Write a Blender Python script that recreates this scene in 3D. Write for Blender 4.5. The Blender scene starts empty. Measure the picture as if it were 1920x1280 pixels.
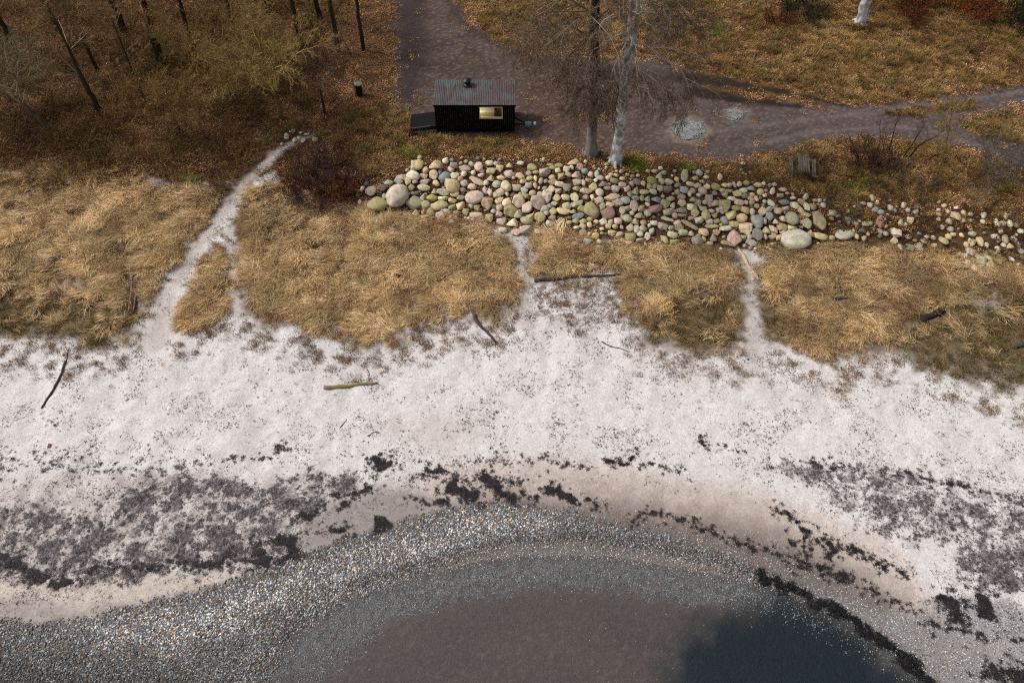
import bpy, bmesh, math, random
import numpy as np
from mathutils import Vector, Matrix, Euler
R = math.radians
rng = np.random.default_rng(7)
random.seed(7)
scene = bpy.context.scene
col = scene.collection

# ------------------------------------------------------------------ camera
CAM_Z, PITCH, F = 34.0, R(50.0), 28.0 / 36.0 * 1920.0
cd = bpy.data.cameras.new('camera'); cam = bpy.data.objects.new('camera', cd); col.objects.link(cam)
cam.location = (0, 0, CAM_Z); cam.rotation_euler = (R(90) - PITCH, 0, 0)
cd.lens = 28.0; cd.sensor_width = 36.0; cd.clip_end = 6000.0; cd.clip_start = 0.5
scene.camera = cam
# ------------------------------------------------------------------ sky and sun (overcast)
SUN_EL, SUN_AZ = R(48), R(-75)          # azimuth measured from +Y (north) towards +X
world = bpy.data.worlds.new('World'); scene.world = world; world.use_nodes = True
nt = world.node_tree; nt.nodes.clear()
sky = nt.nodes.new('ShaderNodeTexSky'); sky.sky_type = 'NISHITA'; sky.sun_disc = False
sky.sun_elevation = SUN_EL; sky.sun_rotation = SUN_AZ; sky.dust_density = 4.0; sky.air_density = 1.0
hs = nt.nodes.new('ShaderNodeHueSaturation'); hs.inputs['Saturation'].default_value = 0.22
bg = nt.nodes.new('ShaderNodeBackground'); bg.inputs['Strength'].default_value = 0.095
wo = nt.nodes.new('ShaderNodeOutputWorld')
nt.links.new(sky.outputs[0], hs.inputs['Color']); nt.links.new(hs.outputs[0], bg.inputs[0]); nt.links.new(bg.outputs[0], wo.inputs[0])
sl = bpy.data.lights.new('sun', 'SUN'); sl.energy = 1.5; sl.angle = R(11); sl.color = (1.0, 0.965, 0.92)
sun = bpy.data.objects.new('sun', sl); col.objects.link(sun)
sd = Vector((math.sin(SUN_AZ) * math.cos(SUN_EL), math.cos(SUN_AZ) * math.cos(SUN_EL), math.sin(SUN_EL)))
sun.rotation_euler = sd.to_track_quat('Z', 'Y').to_euler(); sun.location = (0, 0, 60)
vs = scene.view_settings
vs.view_transform = 'Standard'; vs.look = 'None'; vs.exposure = 0.55; vs.gamma = 1.0; vs.use_curve_mapping = False
scene.render.engine = 'CYCLES'
scene.cycles.use_denoising = False; scene.cycles.pixel_filter_type = 'BLACKMAN_HARRIS'; scene.cycles.filter_width = 1.15; scene.cycles.use_adaptive_sampling = False

# ------------------------------------------------------------------ photo pixel <-> world
SP, CP = math.sin(PITCH), math.cos(PITCH)
def ray(u, v):
    a = (np.asarray(u, float) - 960) / F; b = -(np.asarray(v, float) - 640) / F
    return a, CP + b * SP, -SP + b * CP
def plane(u, v, z):
    dx, dy, dz = ray(u, v); t = (z - CAM_Z) / dz
    return dx * t, dy * t
def on_y(u, v, Y):                       # the point of a pixel's ray that stands at distance Y
    dx, dy, dz = ray(u, v); t = Y / dy
    return np.array([dx * t, Y, CAM_Z + dz * t])
def proj(x, y, z):
    d = y * CP - (z - CAM_Z) * SP; up = y * SP + (z - CAM_Z) * CP
    return 960 + F * x / d, 640 - F * up / d
def pxm(u, v):                           # photo pixels per metre at the ground there
    p = G(u, v); return F / (p[1] * CP - (p[2] - CAM_Z) * SP)

# ------------------------------------------------------------------ value noise
def _hash(ix, iy, s):
    h = (ix.astype(np.int64) * 374761393 + iy.astype(np.int64) * 668265263 + s * 1442695041) & 0x7fffffff
    h = ((h ^ (h >> 13)) * 1274126177) & 0x7fffffff
    return ((h ^ (h >> 16)) & 0xffff) / 65535.0
_ga = np.arange(256) * 2 * math.pi / 256; _gx, _gy = np.cos(_ga), np.sin(_ga)
def vn(x, y, s=0):                        # gradient noise, 0..1
    ix = np.floor(x); iy = np.floor(y); fx = x - ix; fy = y - iy
    wx = fx * fx * fx * (fx * (fx * 6 - 15) + 10); wy = fy * fy * fy * (fy * (fy * 6 - 15) + 10)
    def g(i, j): h = (_hash(ix + i, iy + j, s) * 255.99).astype(np.int32); return _gx[h] * (fx - i) + _gy[h] * (fy - j)
    a = g(0, 0); b = g(1, 0); c = g(0, 1); d = g(1, 1)
    return .5 + .72 * ((a * (1 - wx) + b * wx) * (1 - wy) + (c * (1 - wx) + d * wx) * wy)
def fbm(x, y, sc, oc=4, s=0):            # 0..1, feature size about 1/sc metres
    x = np.asarray(x, float); y = np.asarray(y, float)
    r = 0; a = 0.5; t = 0
    cr, sr = math.cos(.65), math.sin(.65); x, y = x * cr - y * sr, x * sr + y * cr
    for k in range(oc):
        r = r + a * vn(x * sc + 17.3 * k, y * sc - 9.1 * k, s + k); t += a; a *= 0.55; sc *= 2.03
        x, y = x * cr - y * sr, x * sr + y * cr
    return np.clip((r / t - .5) * 1.35 + .5, 0, 1)
def sstep(a, b, x):
    t = np.clip((x - a) / (b - a), 0, 1); return t * t * (3 - 2 * t)

# ------------------------------------------------------------------ terrain
def line_of(pts, z):
    P = np.array([plane(u, v, z) for u, v in pts]); o = np.argsort(P[:, 0]); return P[o, 0], P[o, 1]
SHORE = line_of([(-500, 1420), (150, 1330), (430, 1290), (520, 1250), (570, 1180), (650, 1125), (760, 1085), (900, 1050), (1000, 1038), (1150, 1042),
                 (1300, 1068), (1430, 1092), (1500, 1118), (1600, 1168), (1700, 1238), (1760, 1285), (2000, 1460)], 0.0)
TOE = line_of([(-700, 430), (300, 430), (600, 425), (690, 408), (900, 415), (1000, 432), (1150, 455), (1300, 466), (1500, 472), (1700, 480), (1900, 505), (2600, 560)], 1.0)
CREST = line_of([(-700, 225), (300, 230), (600, 255), (690, 295), (770, 296), (1080, 296), (1250, 312), (1450, 350), (1560, 365), (1900, 385), (2600, 400)], 2.2)
def H(x, y):
    x = np.asarray(x, float); y = np.asarray(y, float)
    ys = np.interp(x, *SHORE); yt = np.interp(x, *TOE); yc = np.interp(x, *CREST)
    d = y - ys
    sea = np.maximum(-2.5, 0.085 * d)
    t = np.clip(d / np.maximum(yt - ys, 1), 0, 1)
    land = 0.42 * (1 - np.exp(-np.maximum(d, 0) / 1.6)) + 0.58 * t
    rise = 1.2 * sstep(0, 1, (y - yt) / np.maximum(yc - yt, .5))
    z = np.where(d < 0, sea, land + rise)
    bump = (fbm(x, y, 0.35, 3, 3) - .5) * 0.35 * sstep(5, 11, d) + (fbm(x, y, 1.6, 2, 9) - .5) * 0.08 * sstep(1, 5, d)
    flat = sstep(yc - 1.0, yc + 1.5, y) * 0.75
    far = sstep(75, 200, y) * 3.0 * fbm(x, y, 0.012, 3, 31)
    return z + bump * (1 - flat) + far
_gc = {}
def G(u, v):
    if np.ndim(u) == 0:
        k = (round(float(u), 2), round(float(v), 2))
        if k not in _gc: _gc[k] = Gv(u, v)
        return _gc[k].copy()
    return Gv(u, v)
def Gv(u, v):
    u = np.asarray(u, float); v = np.asarray(v, float); z = np.ones_like(u)
    for _ in range(14):
        x, y = plane(u, v, z); z = 0.5 * z + 0.5 * H(x, y)
    x, y = plane(u, v, z)
    return np.array([x, y, H(x, y)])
def GL(pts): return np.array([G(u, v)[:2] for u, v in pts])

# ------------------------------------------------------------------ zones, traced on the photo and laid on the ground
def sd_poly(x, y, P):                     # signed distance, negative inside
    d = np.full(x.shape, 1e9); ins = np.zeros(x.shape, bool); n = len(P)
    for i in range(n):
        ax, ay = P[i]; bx, by = P[(i + 1) % n]
        ex, ey = bx - ax, by - ay
        t = np.clip(((x - ax) * ex + (y - ay) * ey) / (ex * ex + ey * ey + 1e-12), 0, 1)
        d = np.minimum(d, (x - ax - t * ex) ** 2 + (y - ay - t * ey) ** 2)
        if ay != by: ins ^= ((ay > y) != (by > y)) & (x < (bx - ax) * (y - ay) / (by - ay) + ax)
    d = np.sqrt(d); return np.where(ins, -d, d)
def sd_line(x, y, P, W):                  # distance to a polyline less its (varying) half width
    d = np.full(x.shape, 1e9)
    for i in range(len(P) - 1):
        ax, ay = P[i]; bx, by = P[i + 1]; ex, ey = bx - ax, by - ay
        t = np.clip(((x - ax) * ex + (y - ay) * ey) / (ex * ex + ey * ey + 1e-12), 0, 1)
        d = np.minimum(d, np.hypot(x - ax - t * ex, y - ay - t * ey) - (W[i] * (1 - t) + W[i + 1] * t))
    return d
class Zone:
    def __init__(s, pts, width=None, soft=0.3, rough=0.6, nsc=0.9, seed=0, warp=0., wsc=1.0):
        s.warp = warp; s.wsc = wsc
        s.P = GL([p[:2] for p in pts]); s.soft = soft; s.rough = rough; s.nsc = nsc; s.seed = seed
        s.W = None
        if width is not None:
            w = width if isinstance(width, (list, tuple)) else [width] * len(pts)
            s.W = [w[i] / 2 / pxm(*pts[i][:2]) for i in range(len(pts))]
        m = soft + rough * 2 + warp + (max(s.W) if s.W else 0) + .5
        s.bb = (s.P[:, 0].min() - m, s.P[:, 0].max() + m, s.P[:, 1].min() - m, s.P[:, 1].max() + m)
    def __call__(s, x, y):
        x = np.asarray(x, float); y = np.asarray(y, float)
        out = np.zeros(x.shape); b = s.bb
        k = (x > b[0]) & (x < b[1]) & (y > b[2]) & (y < b[3])
        if not k.any(): return out
        xx, yy = x[k], y[k]; rx, ry = xx, yy
        if s.warp: xx, yy = xx + (fbm(rx, ry, s.wsc, 3, s.seed + 5) - .5) * 2 * s.warp, yy + (fbm(rx, ry, s.wsc, 3, s.seed + 9) - .5) * 2 * s.warp
        d = sd_line(xx, yy, s.P, s.W) if s.W else sd_poly(xx, yy, s.P)
        d = d + (fbm(xx, yy, s.nsc, 4, s.seed) - .5) * 2 * s.rough
        out[k] = 1 - sstep(-s.soft, s.soft, d)
        return out
FARV = -1060
Z = {}
Z['upland'] = Zone([(-2500, 330), (-300, 340), (100, 345), (250, 352), (430, 360), (520, 325), (560, 385), (640, 395), (740, 405), (900, 414), (1000, 432), (1150, 455), (1300, 465), (1500, 470), (1800, 500), (2700, 570), (5000, 600),
                    (9000, FARV), (-9000, FARV)], soft=.35, rough=.8, seed=1)
Z['bank'] = Zone([(860, -40), (900, 45), (935, 70), (1000, 95), (1240, 105), (1300, 145), (1420, 172), (1500, 190), (1580, 196), (1700, 188), (1850, 165), (2300, 120), (3500, -200), (6000, FARV), (900, FARV)], soft=.4, rough=.7, seed=2)
Z['lowbank'] = Zone([(1200, 300), (1300, 306), (1420, 306), (1500, 278), (1580, 266), (1740, 272), (1830, 290), (1900, 320), (2400, 380), (2400, 420), (1900, 385), (1560, 372), (1450, 352), (1250, 318)], soft=.3, rough=.5, seed=3)
Z['hutgrass'] = Zone([(640, 215), (740, 195), (770, 225), (800, 256), (880, 262), (960, 268), (1060, 290), (1200, 296), (1220, 315), (1080, 300), (780, 298), (690, 330), (640, 300), (600, 250)], soft=.3, rough=.6, seed=4)
Z['dirt'] = Zone([(742, -300), (738, 0), (735, 100), (742, 185), (765, 215), (815, 250), (850, 258), (960, 256), (1040, 272), (1100, 285), (1200, 285), (1290, 300), (1400, 303), (1450, 290), (1500, 273), (1560, 262), (1640, 260), (1740, 266),
                  (1830, 285), (1880, 305), (1960, 340), (2300, 420), (2500, 380), (2100, 300), (1900, 262), (1830, 250), (1800, 232), (1830, 218), (1920, 200), (2300, 140), (2300, 90), (1920, 157), (1850, 165), (1780, 178), (1700, 189), (1620, 195), (1540, 197),
                  (1440, 195), (1360, 190), (1310, 182), (1300, 150), (1240, 112), (1000, 102), (965, 88), (925, 72), (895, 50), (870, 25), (852, 0), (835, -300)], soft=.35, rough=.45, seed=5)
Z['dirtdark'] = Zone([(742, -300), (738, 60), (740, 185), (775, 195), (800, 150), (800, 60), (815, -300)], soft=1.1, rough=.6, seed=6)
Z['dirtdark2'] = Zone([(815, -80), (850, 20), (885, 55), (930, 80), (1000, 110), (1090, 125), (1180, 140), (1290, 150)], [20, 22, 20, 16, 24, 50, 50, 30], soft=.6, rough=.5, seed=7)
Z['shadow_streak1'] = Zone([(1290, 146), (1340, 152), (1420, 165), (1500, 180), (1580, 196)], [42, 34, 26, 18, 8], soft=.35, rough=.4, nsc=1.3, seed=8)
Z['shadow_streak2'] = Zone([(1300, 172), (1360, 182), (1440, 194), (1500, 200)], [36, 28, 20, 10], soft=.35, rough=.4, nsc=1.3, seed=9)
Z['rut1'] = Zone([(1250, 262), (1380, 240), (1500, 226), (1620, 213), (1720, 200), (1830, 185), (1960, 165)], [14, 10, 9, 8, 7, 7, 7], soft=.3, rough=.35, seed=10)
Z['rut2'] = Zone([(1400, 275), (1500, 252), (1600, 240), (1700, 238), (1760, 250), (1840, 275), (1900, 300)], [8, 9, 9, 9, 8, 7, 7], soft=.3, rough=.35, seed=11)
Z['island'] = Zone([(1660, 212), (1720, 203), (1780, 197), (1830, 192), (1840, 200), (1780, 210), (1710, 217)], soft=.25, rough=.3, seed=12)
Z['island2'] = Zone([(1795, 232), (1830, 219), (1930, 205), (2300, 160), (2300, 280), (1950, 275), (1880, 262), (1830, 250)], soft=.25, rough=.35, seed=13)
Z['riprap'] = Zone([(690, 360), (730, 335), (760, 305), (800, 293), (1080, 296), (1200, 316), (1300, 318), (1450, 345), (1540, 375), (1550, 460), (1480, 468), (1300, 468), (1150, 455), (1000, 432), (900, 416), (760, 410), (690, 400)], soft=.2, rough=.3, seed=14)
Z['scree'] = Zone([(1545, 378), (1700, 372), (1900, 390), (2300, 420), (2300, 540), (1900, 505), (1800, 500), (1700, 480), (1550, 465)], soft=.3, rough=.4, seed=15)
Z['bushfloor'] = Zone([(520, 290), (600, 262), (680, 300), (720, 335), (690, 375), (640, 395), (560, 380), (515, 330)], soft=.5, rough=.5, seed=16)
Z['heap1'] = Zone([(1268, 232), (1290, 222), (1312, 232), (1318, 248), (1300, 264), (1275, 262), (1262, 248)], soft=.3, rough=.4, nsc=1.4, seed=17)
Z['heap1r'] = Zone([(1255, 228), (1290, 215), (1325, 230), (1330, 250), (1305, 270), (1270, 268), (1250, 250)], soft=.4, rough=.5, nsc=1.4, seed=18)
Z['heap2'] = Zone([(1362, 212), (1378, 205), (1396, 212), (1392, 224), (1372, 226)], soft=.3, rough=.35, nsc=1.4, seed=19)
Z['heap2r'] = Zone([(1356, 208), (1380, 200), (1410, 208), (1408, 228), (1370, 232)], soft=.3, rough=.4, nsc=1.4, seed=66)
# dry grass of the dune
Z['g_left'] = Zone([(-2500, 310), (-300, 312), (100, 316), (240, 330), (330, 340), (425, 352), (400, 420), (345, 485), (300, 545), (262, 600), (235, 640), (180, 648), (100, 630), (0, 628), (-400, 620), (-2500, 700)], soft=.85, rough=1.0, seed=20)
Z['g_mid'] = Zone([(455, 370), (510, 340), (600, 375), (740, 397), (900, 405), (955, 432), (972, 490), (972, 560), (945, 598), (880, 592), (800, 612), (690, 645), (610, 632), (530, 600), (455, 592), (442, 500), (440, 430)], soft=.85, rough=1.0, seed=21)
Z['g_fork'] = Zone([(402, 455), (432, 470), (438, 590), (400, 606), (322, 622), (352, 545), (380, 490)], soft=.4, rough=.5, seed=22)
Z['g_c1'] = Zone([(1005, 432), (1075, 434), (1160, 455), (1160, 505), (1110, 512), (1040, 522), (1002, 522), (988, 480)], soft=.85, rough=1.0, seed=23)
Z['g_c2'] = Zone([(1150, 452), (1300, 458), (1385, 468), (1398, 540), (1398, 640), (1330, 662), (1225, 640), (1190, 590), (1150, 525), (1135, 490)], soft=.85, rough=1.0, seed=24)
Z['g_right'] = Zone([(1425, 460), (1500, 458), (1700, 458), (1900, 480), (2700, 550), (2700, 720), (1980, 700), (1880, 690), (1780, 672), (1660, 650), (1560, 678), (1450, 640), (1428, 590), (1418, 530)], soft=.85, rough=1.0, seed=25)
Z['low_left'] = Zone([(-600, 545), (60, 545), (180, 560), (250, 575), (240, 625), (190, 650), (100, 632), (0, 630), (-600, 620)], soft=.5, rough=.6, seed=26)
Z['low_right'] = Zone([(1700, 610), (1800, 560), (1920, 560), (2600, 620), (2600, 800), (1920, 735), (1820, 720), (1720, 690), (1660, 660)], soft=.6, rough=.8, seed=27)
Z['low_c'] = Zone([(1270, 560), (1390, 540), (1398, 645), (1320, 660), (1215, 640), (1200, 600)], soft=.5, rough=.6, seed=28)
Z['low_r2'] = Zone([(1418, 540), (1460, 540), (1470, 620), (1440, 640), (1425, 600)], soft=.3, rough=.4, seed=29)
Z['bare1'] = Zone([(75, 522), (120, 516), (195, 532), (190, 548), (150, 546), (85, 540)], soft=.6, rough=.9, nsc=1.3, seed=30)
Z['bare2'] = Zone([(1820, 555), (1870, 548), (1880, 575), (1840, 585)], soft=.5, rough=.6, nsc=1.3, seed=31)
Z['bare3'] = Zone([(1095, 478), (1140, 480), (1150, 515), (1110, 518)], soft=.6, rough=.9, nsc=1.3, seed=32)
Z['bare4'] = Zone([(905, 425), (960, 425), (1000, 440), (985, 460), (930, 448)], soft=.3, rough=.4, seed=33)
Z['debris'] = Zone([(1000, 535), (1170, 520), (1200, 600), (1100, 625), (1000, 600)], soft=.8, rough=.8, seed=34)
# sandy paths
Z['path'] = Zone([(650, 240), (590, 252), (552, 265), (505, 300), (455, 345), (405, 422), (352, 488), (312, 560), (288, 640)], [2, 5, 12, 22, 22, 26, 24, 32, 52], soft=.3, rough=.28, nsc=1.8, seed=40)
Z['path_b'] = Zone([(436, 425), (432, 465), (434, 510), (442, 560), (446, 600)], [14, 8, 4, 6, 12], soft=.35, rough=.35, nsc=1.8, seed=41)
Z['path_t'] = Zone([(245, 345), (300, 340), (360, 343), (430, 340)], [12, 16, 16, 16], soft=.3, rough=.35, nsc=1.6, seed=42)
Z['path2'] = Zone([(992, 428), (980, 460), (976, 500), (988, 545), (986, 610)], [22, 10, 10, 16, 34], soft=.3, rough=.3, nsc=1.8, seed=43)
Z['path3'] = Zone([(1412, 452), (1403, 500), (1405, 560), (1414, 610), (1418, 670)], [18, 12, 10, 14, 36], soft=.3, rough=.3, nsc=1.8, seed=44)
Z['path_clear'] = Zone([(590, 252), (552, 262), (505, 300), (455, 345), (430, 385)], [26, 36, 48, 46, 46], soft=.2, rough=.2, seed=47)
# the beach
Z['smear'] = Zone([(740, 800), (830, 790), (900, 800), (915, 820), (800, 835)], soft=1.2, rough=.6, seed=50)
Z['damp_l'] = Zone([(-900, 905), (0, 900), (150, 888), (300, 880), (480, 895), (620, 880), (720, 905), (780, 900), (770, 965), (720, 990), (640, 1008), (560, 1042), (480, 1072), (400, 1100), (250, 1132), (130, 1160), (-900, 1170)], soft=.6, rough=.8, seed=51)
Z['damp_g'] = Zone([(560, 990), (600, 950), (700, 915), (790, 925), (860, 945), (760, 975), (720, 992), (640, 1012), (560, 1042)], soft=.4, rough=.3, seed=52)
Z['beige'] = Zone([(780, 905), (840, 870), (940, 860), (1100, 862), (1250, 895), (1450, 935), (1650, 1000), (1720, 1070), (1740, 1140), (1650, 1110), (1560, 1075), (1400, 1040), (1250, 1000), (1150, 978), (1050, 955), (960, 938), (860, 942), (790, 940)], soft=.4, rough=.4, seed=53)
Z['wrack_l'] = Zone([(-600, 930), (0, 950), (120, 940), (200, 960), (240, 915), (340, 885), (480, 905), (600, 880), (690, 905), (640, 930), (590, 955), (555, 990), (550, 1045), (480, 1055), (380, 1065), (250, 1078), (120, 1092), (50, 1085), (-600, 1080)], soft=.3, rough=.9, nsc=.7, seed=54)
Z['wrack_r'] = Zone([(1420, 872), (1500, 870), (1560, 872), (1680, 884), (1760, 900), (1900, 932), (2200, 1000), (2200, 1100), (1920, 1010), (1820, 1000), (1720, 1010), (1640, 985), (1570, 940), (1520, 905)], soft=.5, rough=1.0, nsc=1.0, seed=55)
Z['wrack_r2'] = Zone([(1800, 1030), (1840, 1005), (1930, 1020), (2200, 1100), (2200, 1200), (1930, 1100), (1860, 1110), (1800, 1085)], soft=.3, rough=.5, nsc=.8, seed=56)
Z['gravel'] = Zone([(-900, 1190), (0, 1166), (130, 1164), (250, 1136), (400, 1100), (480, 1072), (560, 1042), (640, 1012), (720, 992), (800, 964), (880, 946), (960, 940), (1060, 958), (1150, 982), (1260, 1008), (1400, 1055), (1450, 1082),
                    (1420, 1088), (1250, 1036), (1080, 1010), (960, 1020), (850, 1050), (720, 1096), (620, 1140), (540, 1190), (500, 1290), (480, 1450), (-900, 1450)], soft=.25, rough=.3, nsc=1.2, seed=57)
Z['beige_l'] = Zone([(-900, 1090), (60, 1092), (200, 1086), (350, 1080), (480, 1062), (550, 1045), (600, 1030), (480, 1072), (400, 1102), (250, 1136), (130, 1164), (-900, 1190)], soft=.3, rough=.3, seed=67)
Z['grey_l'] = Zone([(-900, 1120), (0, 1118), (120, 1135), (260, 1130), (400, 1100), (500, 1068), (520, 1062), (400, 1108), (130, 1168), (-900, 1180)], soft=.3, rough=.3, seed=68)
Z['gravel_hi'] = Zone([(130, 1170), (400, 1120), (560, 1062), (720, 1010), (860, 962), (960, 955), (1050, 975), (1000, 1005), (860, 1030), (700, 1085), (560, 1150), (400, 1200), (200, 1210)], soft=.8, rough=.4, seed=58)
Z['berm'] = Zone([(480, 1165), (600, 1120), (720, 1078), (850, 1035), (960, 1010), (1080, 1000), (1250, 1025), (1420, 1075), (1560, 1125), (1650, 1170), (1760, 1250)], [16, 16, 16, 14, 12, 16, 18, 12, 10, 10, 12], soft=.3, rough=.25, nsc=1.6, seed=59)
Z['gravel_r'] = Zone([(1500, 1105), (1640, 1150), (1720, 1150), (1800, 1130), (1900, 1140), (2300, 1200), (2300, 1500), (1900, 1400), (1760, 1275), (1680, 1210), (1600, 1155)], soft=.4, rough=.35, nsc=1.2, seed=60)
Z['gravel_p'] = Zone([(1730, 1125), (1790, 1120), (1900, 1130), (1930, 1170), (1850, 1170), (1760, 1150)], soft=.2, rough=.25, nsc=1.2, seed=61)
Z['weed_deep'] = Zone([(1420, 1118), (1480, 1120), (1560, 1155), (1640, 1210), (1720, 1290), (1760, 1480), (1380, 1480), (1300, 1330), (1250, 1260), (1290, 1190), (1360, 1160)], soft=1.0, rough=.8, nsc=.8, seed=62)
Z['weed_edge'] = Zone([(1425, 1082), (1480, 1102), (1540, 1128), (1590, 1155), (1640, 1192), (1700, 1240), (1770, 1305), (1900, 1430)], [5, 10, 11, 13, 14, 17, 20, 26], soft=.08, rough=.32, nsc=1.8, seed=63, warp=.25, wsc=1.5)
Z['shallow'] = Zone([(520, 1240), (560, 1190), (650, 1130), (760, 1086), (900, 1050), (1000, 1030), (1150, 1032), (1300, 1056), (1430, 1088), (1470, 1112), (1440, 1140), (1300, 1130), (1150, 1104), (1000, 1098), (850, 1122), (720, 1170), (640, 1240), (600, 1300)], soft=.5, rough=.5, nsc=1.2, seed=64)
Z['dark_l'] = Zone([(-900, 1240), (0, 1235), (150, 1250), (300, 1262), (420, 1275), (420, 1500), (-900, 1500)], soft=.9, rough=.4, seed=65)
# wrack lines: (photo polyline, width px, density of seaweed shreds)
WRACK = [([(1140, 862), (1160, 868), (1190, 855)], 9, 3), ([(1200, 862), (1245, 875), (1290, 890)], 6, 2), ([(1310, 822), (1320, 830)], 9, 3), ([(1330, 838), (1390, 845)], 5, 1),
         ([(840, 912), (870, 918), (890, 930)], 22, 5), ([(905, 890), (930, 915), (945, 928), (965, 938)], 12, 5), ([(880, 900), (900, 895)], 8, 2), ([(1025, 915), (1045, 922), (1070, 935)], 14, 5),
         ([(780, 893), (830, 880)], 6, 3), ([(775, 936), (835, 940)], 7, 3), ([(860, 868), (940, 862), (1040, 866), (1110, 880)], 5, 1.6), ([(980, 925), (1010, 940)], 7, 2), ([(800, 890), (980, 905)], 30, .7),
         ([(1095, 938), (1130, 950)], 8, 3), ([(1185, 972), (1210, 962), (1235, 965), (1260, 975), (1285, 978)], 8, 3.2), ([(1290, 970), (1330, 1000), (1390, 1020), (1440, 1035), (1500, 1050)], 7, 2.6),
         ([(1460, 957), (1500, 978), (1513, 1000), (1508, 1040)], 7, 3), ([(1508, 1040), (1530, 1018), (1550, 1003), (1562, 1028), (1550, 1050)], 9, 4), ([(1562, 1026), (1600, 1032), (1640, 1050), (1700, 1075)], 8, 3.6),
         ([(1490, 1010), (1495, 1018)], 10, 4), ([(1500, 870), (1590, 878), (1690, 892)], 7, 1.5), ([(1700, 890), (1800, 910), (1920, 945)], 8, 1.4), ([(1600, 1092), (1680, 1130), (1750, 1172), (1830, 1190), (1920, 1195)], 7, 2.2),
         ([(1475, 1055), (1560, 1075), (1600, 1090)], 12, 1.6), ([(1765, 1122), (1790, 1135), (1798, 1162)], 20, 4), ([(1840, 1125), (1850, 1150)], 26, 3), ([(1870, 1262), (1930, 1268)], 30, 6),
         ([(0, 1048), (40, 1060), (70, 1085)], 16, 3.5), ([(70, 1080), (130, 1092)], 14, 3.5), ([(150, 1062), (250, 1068), (340, 1068), (420, 1050)], 9, 2.4), ([(300, 1050), (350, 1060), (430, 1048), (475, 1052)], 11, 3),
         ([(480, 1020), (488, 1048), (500, 1052)], 14, 6), ([(520, 1015), (545, 1005), (545, 1040), (530, 1048)], 20, 7), ([(550, 985), (600, 952), (640, 930), (705, 915)], 8, 3), ([(705, 868), (725, 866)], 20, 4.5),
         ([(610, 985), (655, 1000)], 9, 3.5), ([(640, 945), (675, 930)], 8, 3), ([(520, 838), (545, 840)], 8, 2.4), ([(290, 712), (298, 714)], 7, 3), ([(92, 785), (97, 790)], 6, 3), ([(340, 870), (520, 855)], 14, .6), ([(0, 850), (200, 870)], 10, .7),
         ([(0, 870), (300, 880)], 40, .35), ([(930, 770), (925, 830), (910, 850)], 5, .6), ([(710, 640), (860, 640)], 20, .35)]
WZ = [(Zone(p, w * (.32 if w < 12 else .7), soft=.05, rough=.09 if w < 12 else .24, nsc=2.4, seed=100 + i, warp=.42 if w < 12 else .3, wsc=1.6), dn) for i, (p, w, dn) in enumerate(WRACK)]
WH = [(Zone(p, w * 2.0 + 10, soft=.3, rough=.35, nsc=1.2, seed=140 + i), dn) for i, (p, w, dn) in enumerate(WRACK)]
WEDGE = Zone([(704, 967), (722, 972), (735, 986), (720, 995), (703, 1000)], soft=.03, rough=.04, nsc=3, seed=99)
def dry_grass(x, y):
    g = np.zeros(np.shape(x))
    for k in ('g_left', 'g_mid', 'g_fork', 'g_c1', 'g_c2', 'g_right'): g = np.maximum(g, Z[k](x, y))
    return g
def bare(x, y):
    g = np.zeros(np.shape(x))
    for k in ('path', 'path_b', 'path_t', 'path2', 'path3', 'bare1', 'bare2', 'bare4'): g = np.maximum(g, Z[k](x, y) * (.55 if k[0] == 'b' else 1))
    return g
def lowplants(x, y):
    g = np.zeros(np.shape(x))
    for k in ('low_left', 'low_right', 'low_c', 'low_r2'): g = np.maximum(g, Z[k](x, y))
    return g
def lin(c):
    c = np.asarray(c, float) / 255.0
    return np.where(c <= .04045, c / 12.92, ((c + .055) / 1.055) ** 2.4)
KE = 1.12                                 # albedo = photo colour / this
def alb(*c): return lin(c) / KE

# ------------------------------------------------------------------ mesh helpers
def new_mesh(name, V, Fc, mat=None, smooth=True, vcol=None, parent=None, link=True):
    me = bpy.data.meshes.new(name); V = np.asarray(V, np.float32); nF = len(Fc)
    if isinstance(Fc, np.ndarray):
        k = Fc.shape[1]
        me.vertices.add(len(V)); me.vertices.foreach_set('co', V.ravel())
        me.loops.add(nF * k); me.loops.foreach_set('vertex_index', Fc.astype(np.int32).ravel())
        me.polygons.add(nF); me.polygons.foreach_set('loop_start', np.arange(0, nF * k, k, dtype=np.int32))
        me.update(calc_edges=True)
    else:
        me.from_pydata([tuple(v) for v in V.tolist()], [], Fc)
    if smooth: me.polygons.foreach_set('use_smooth', np.ones(len(me.polygons), bool))
    if vcol is not None:
        a = me.color_attributes.new('col', 'FLOAT_COLOR', 'POINT'); c = np.ones((len(V), 4), np.float32); vcol = np.asarray(vcol); c[:, :vcol.shape[1]] = vcol
        a.data.foreach_set('color', c.ravel())
    if mat: me.materials.append(mat)
    o = bpy.data.objects.new(name, me)
    if link: col.objects.link(o)
    if parent: o.parent = parent
    return o
def tag(o, label=None, cat=None, group=None, kind=None):
    if label: o['label'] = label
    if cat: o['category'] = cat
    if group: o['group'] = group
    if kind: o['kind'] = kind
    return o
def empty(name, loc, rz=0.0):
    o = bpy.data.objects.new(name, None); o.location = tuple(float(a) for a in loc); o.rotation_euler = (0, 0, rz); o.empty_display_size = .3; col.objects.link(o); return o
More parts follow.
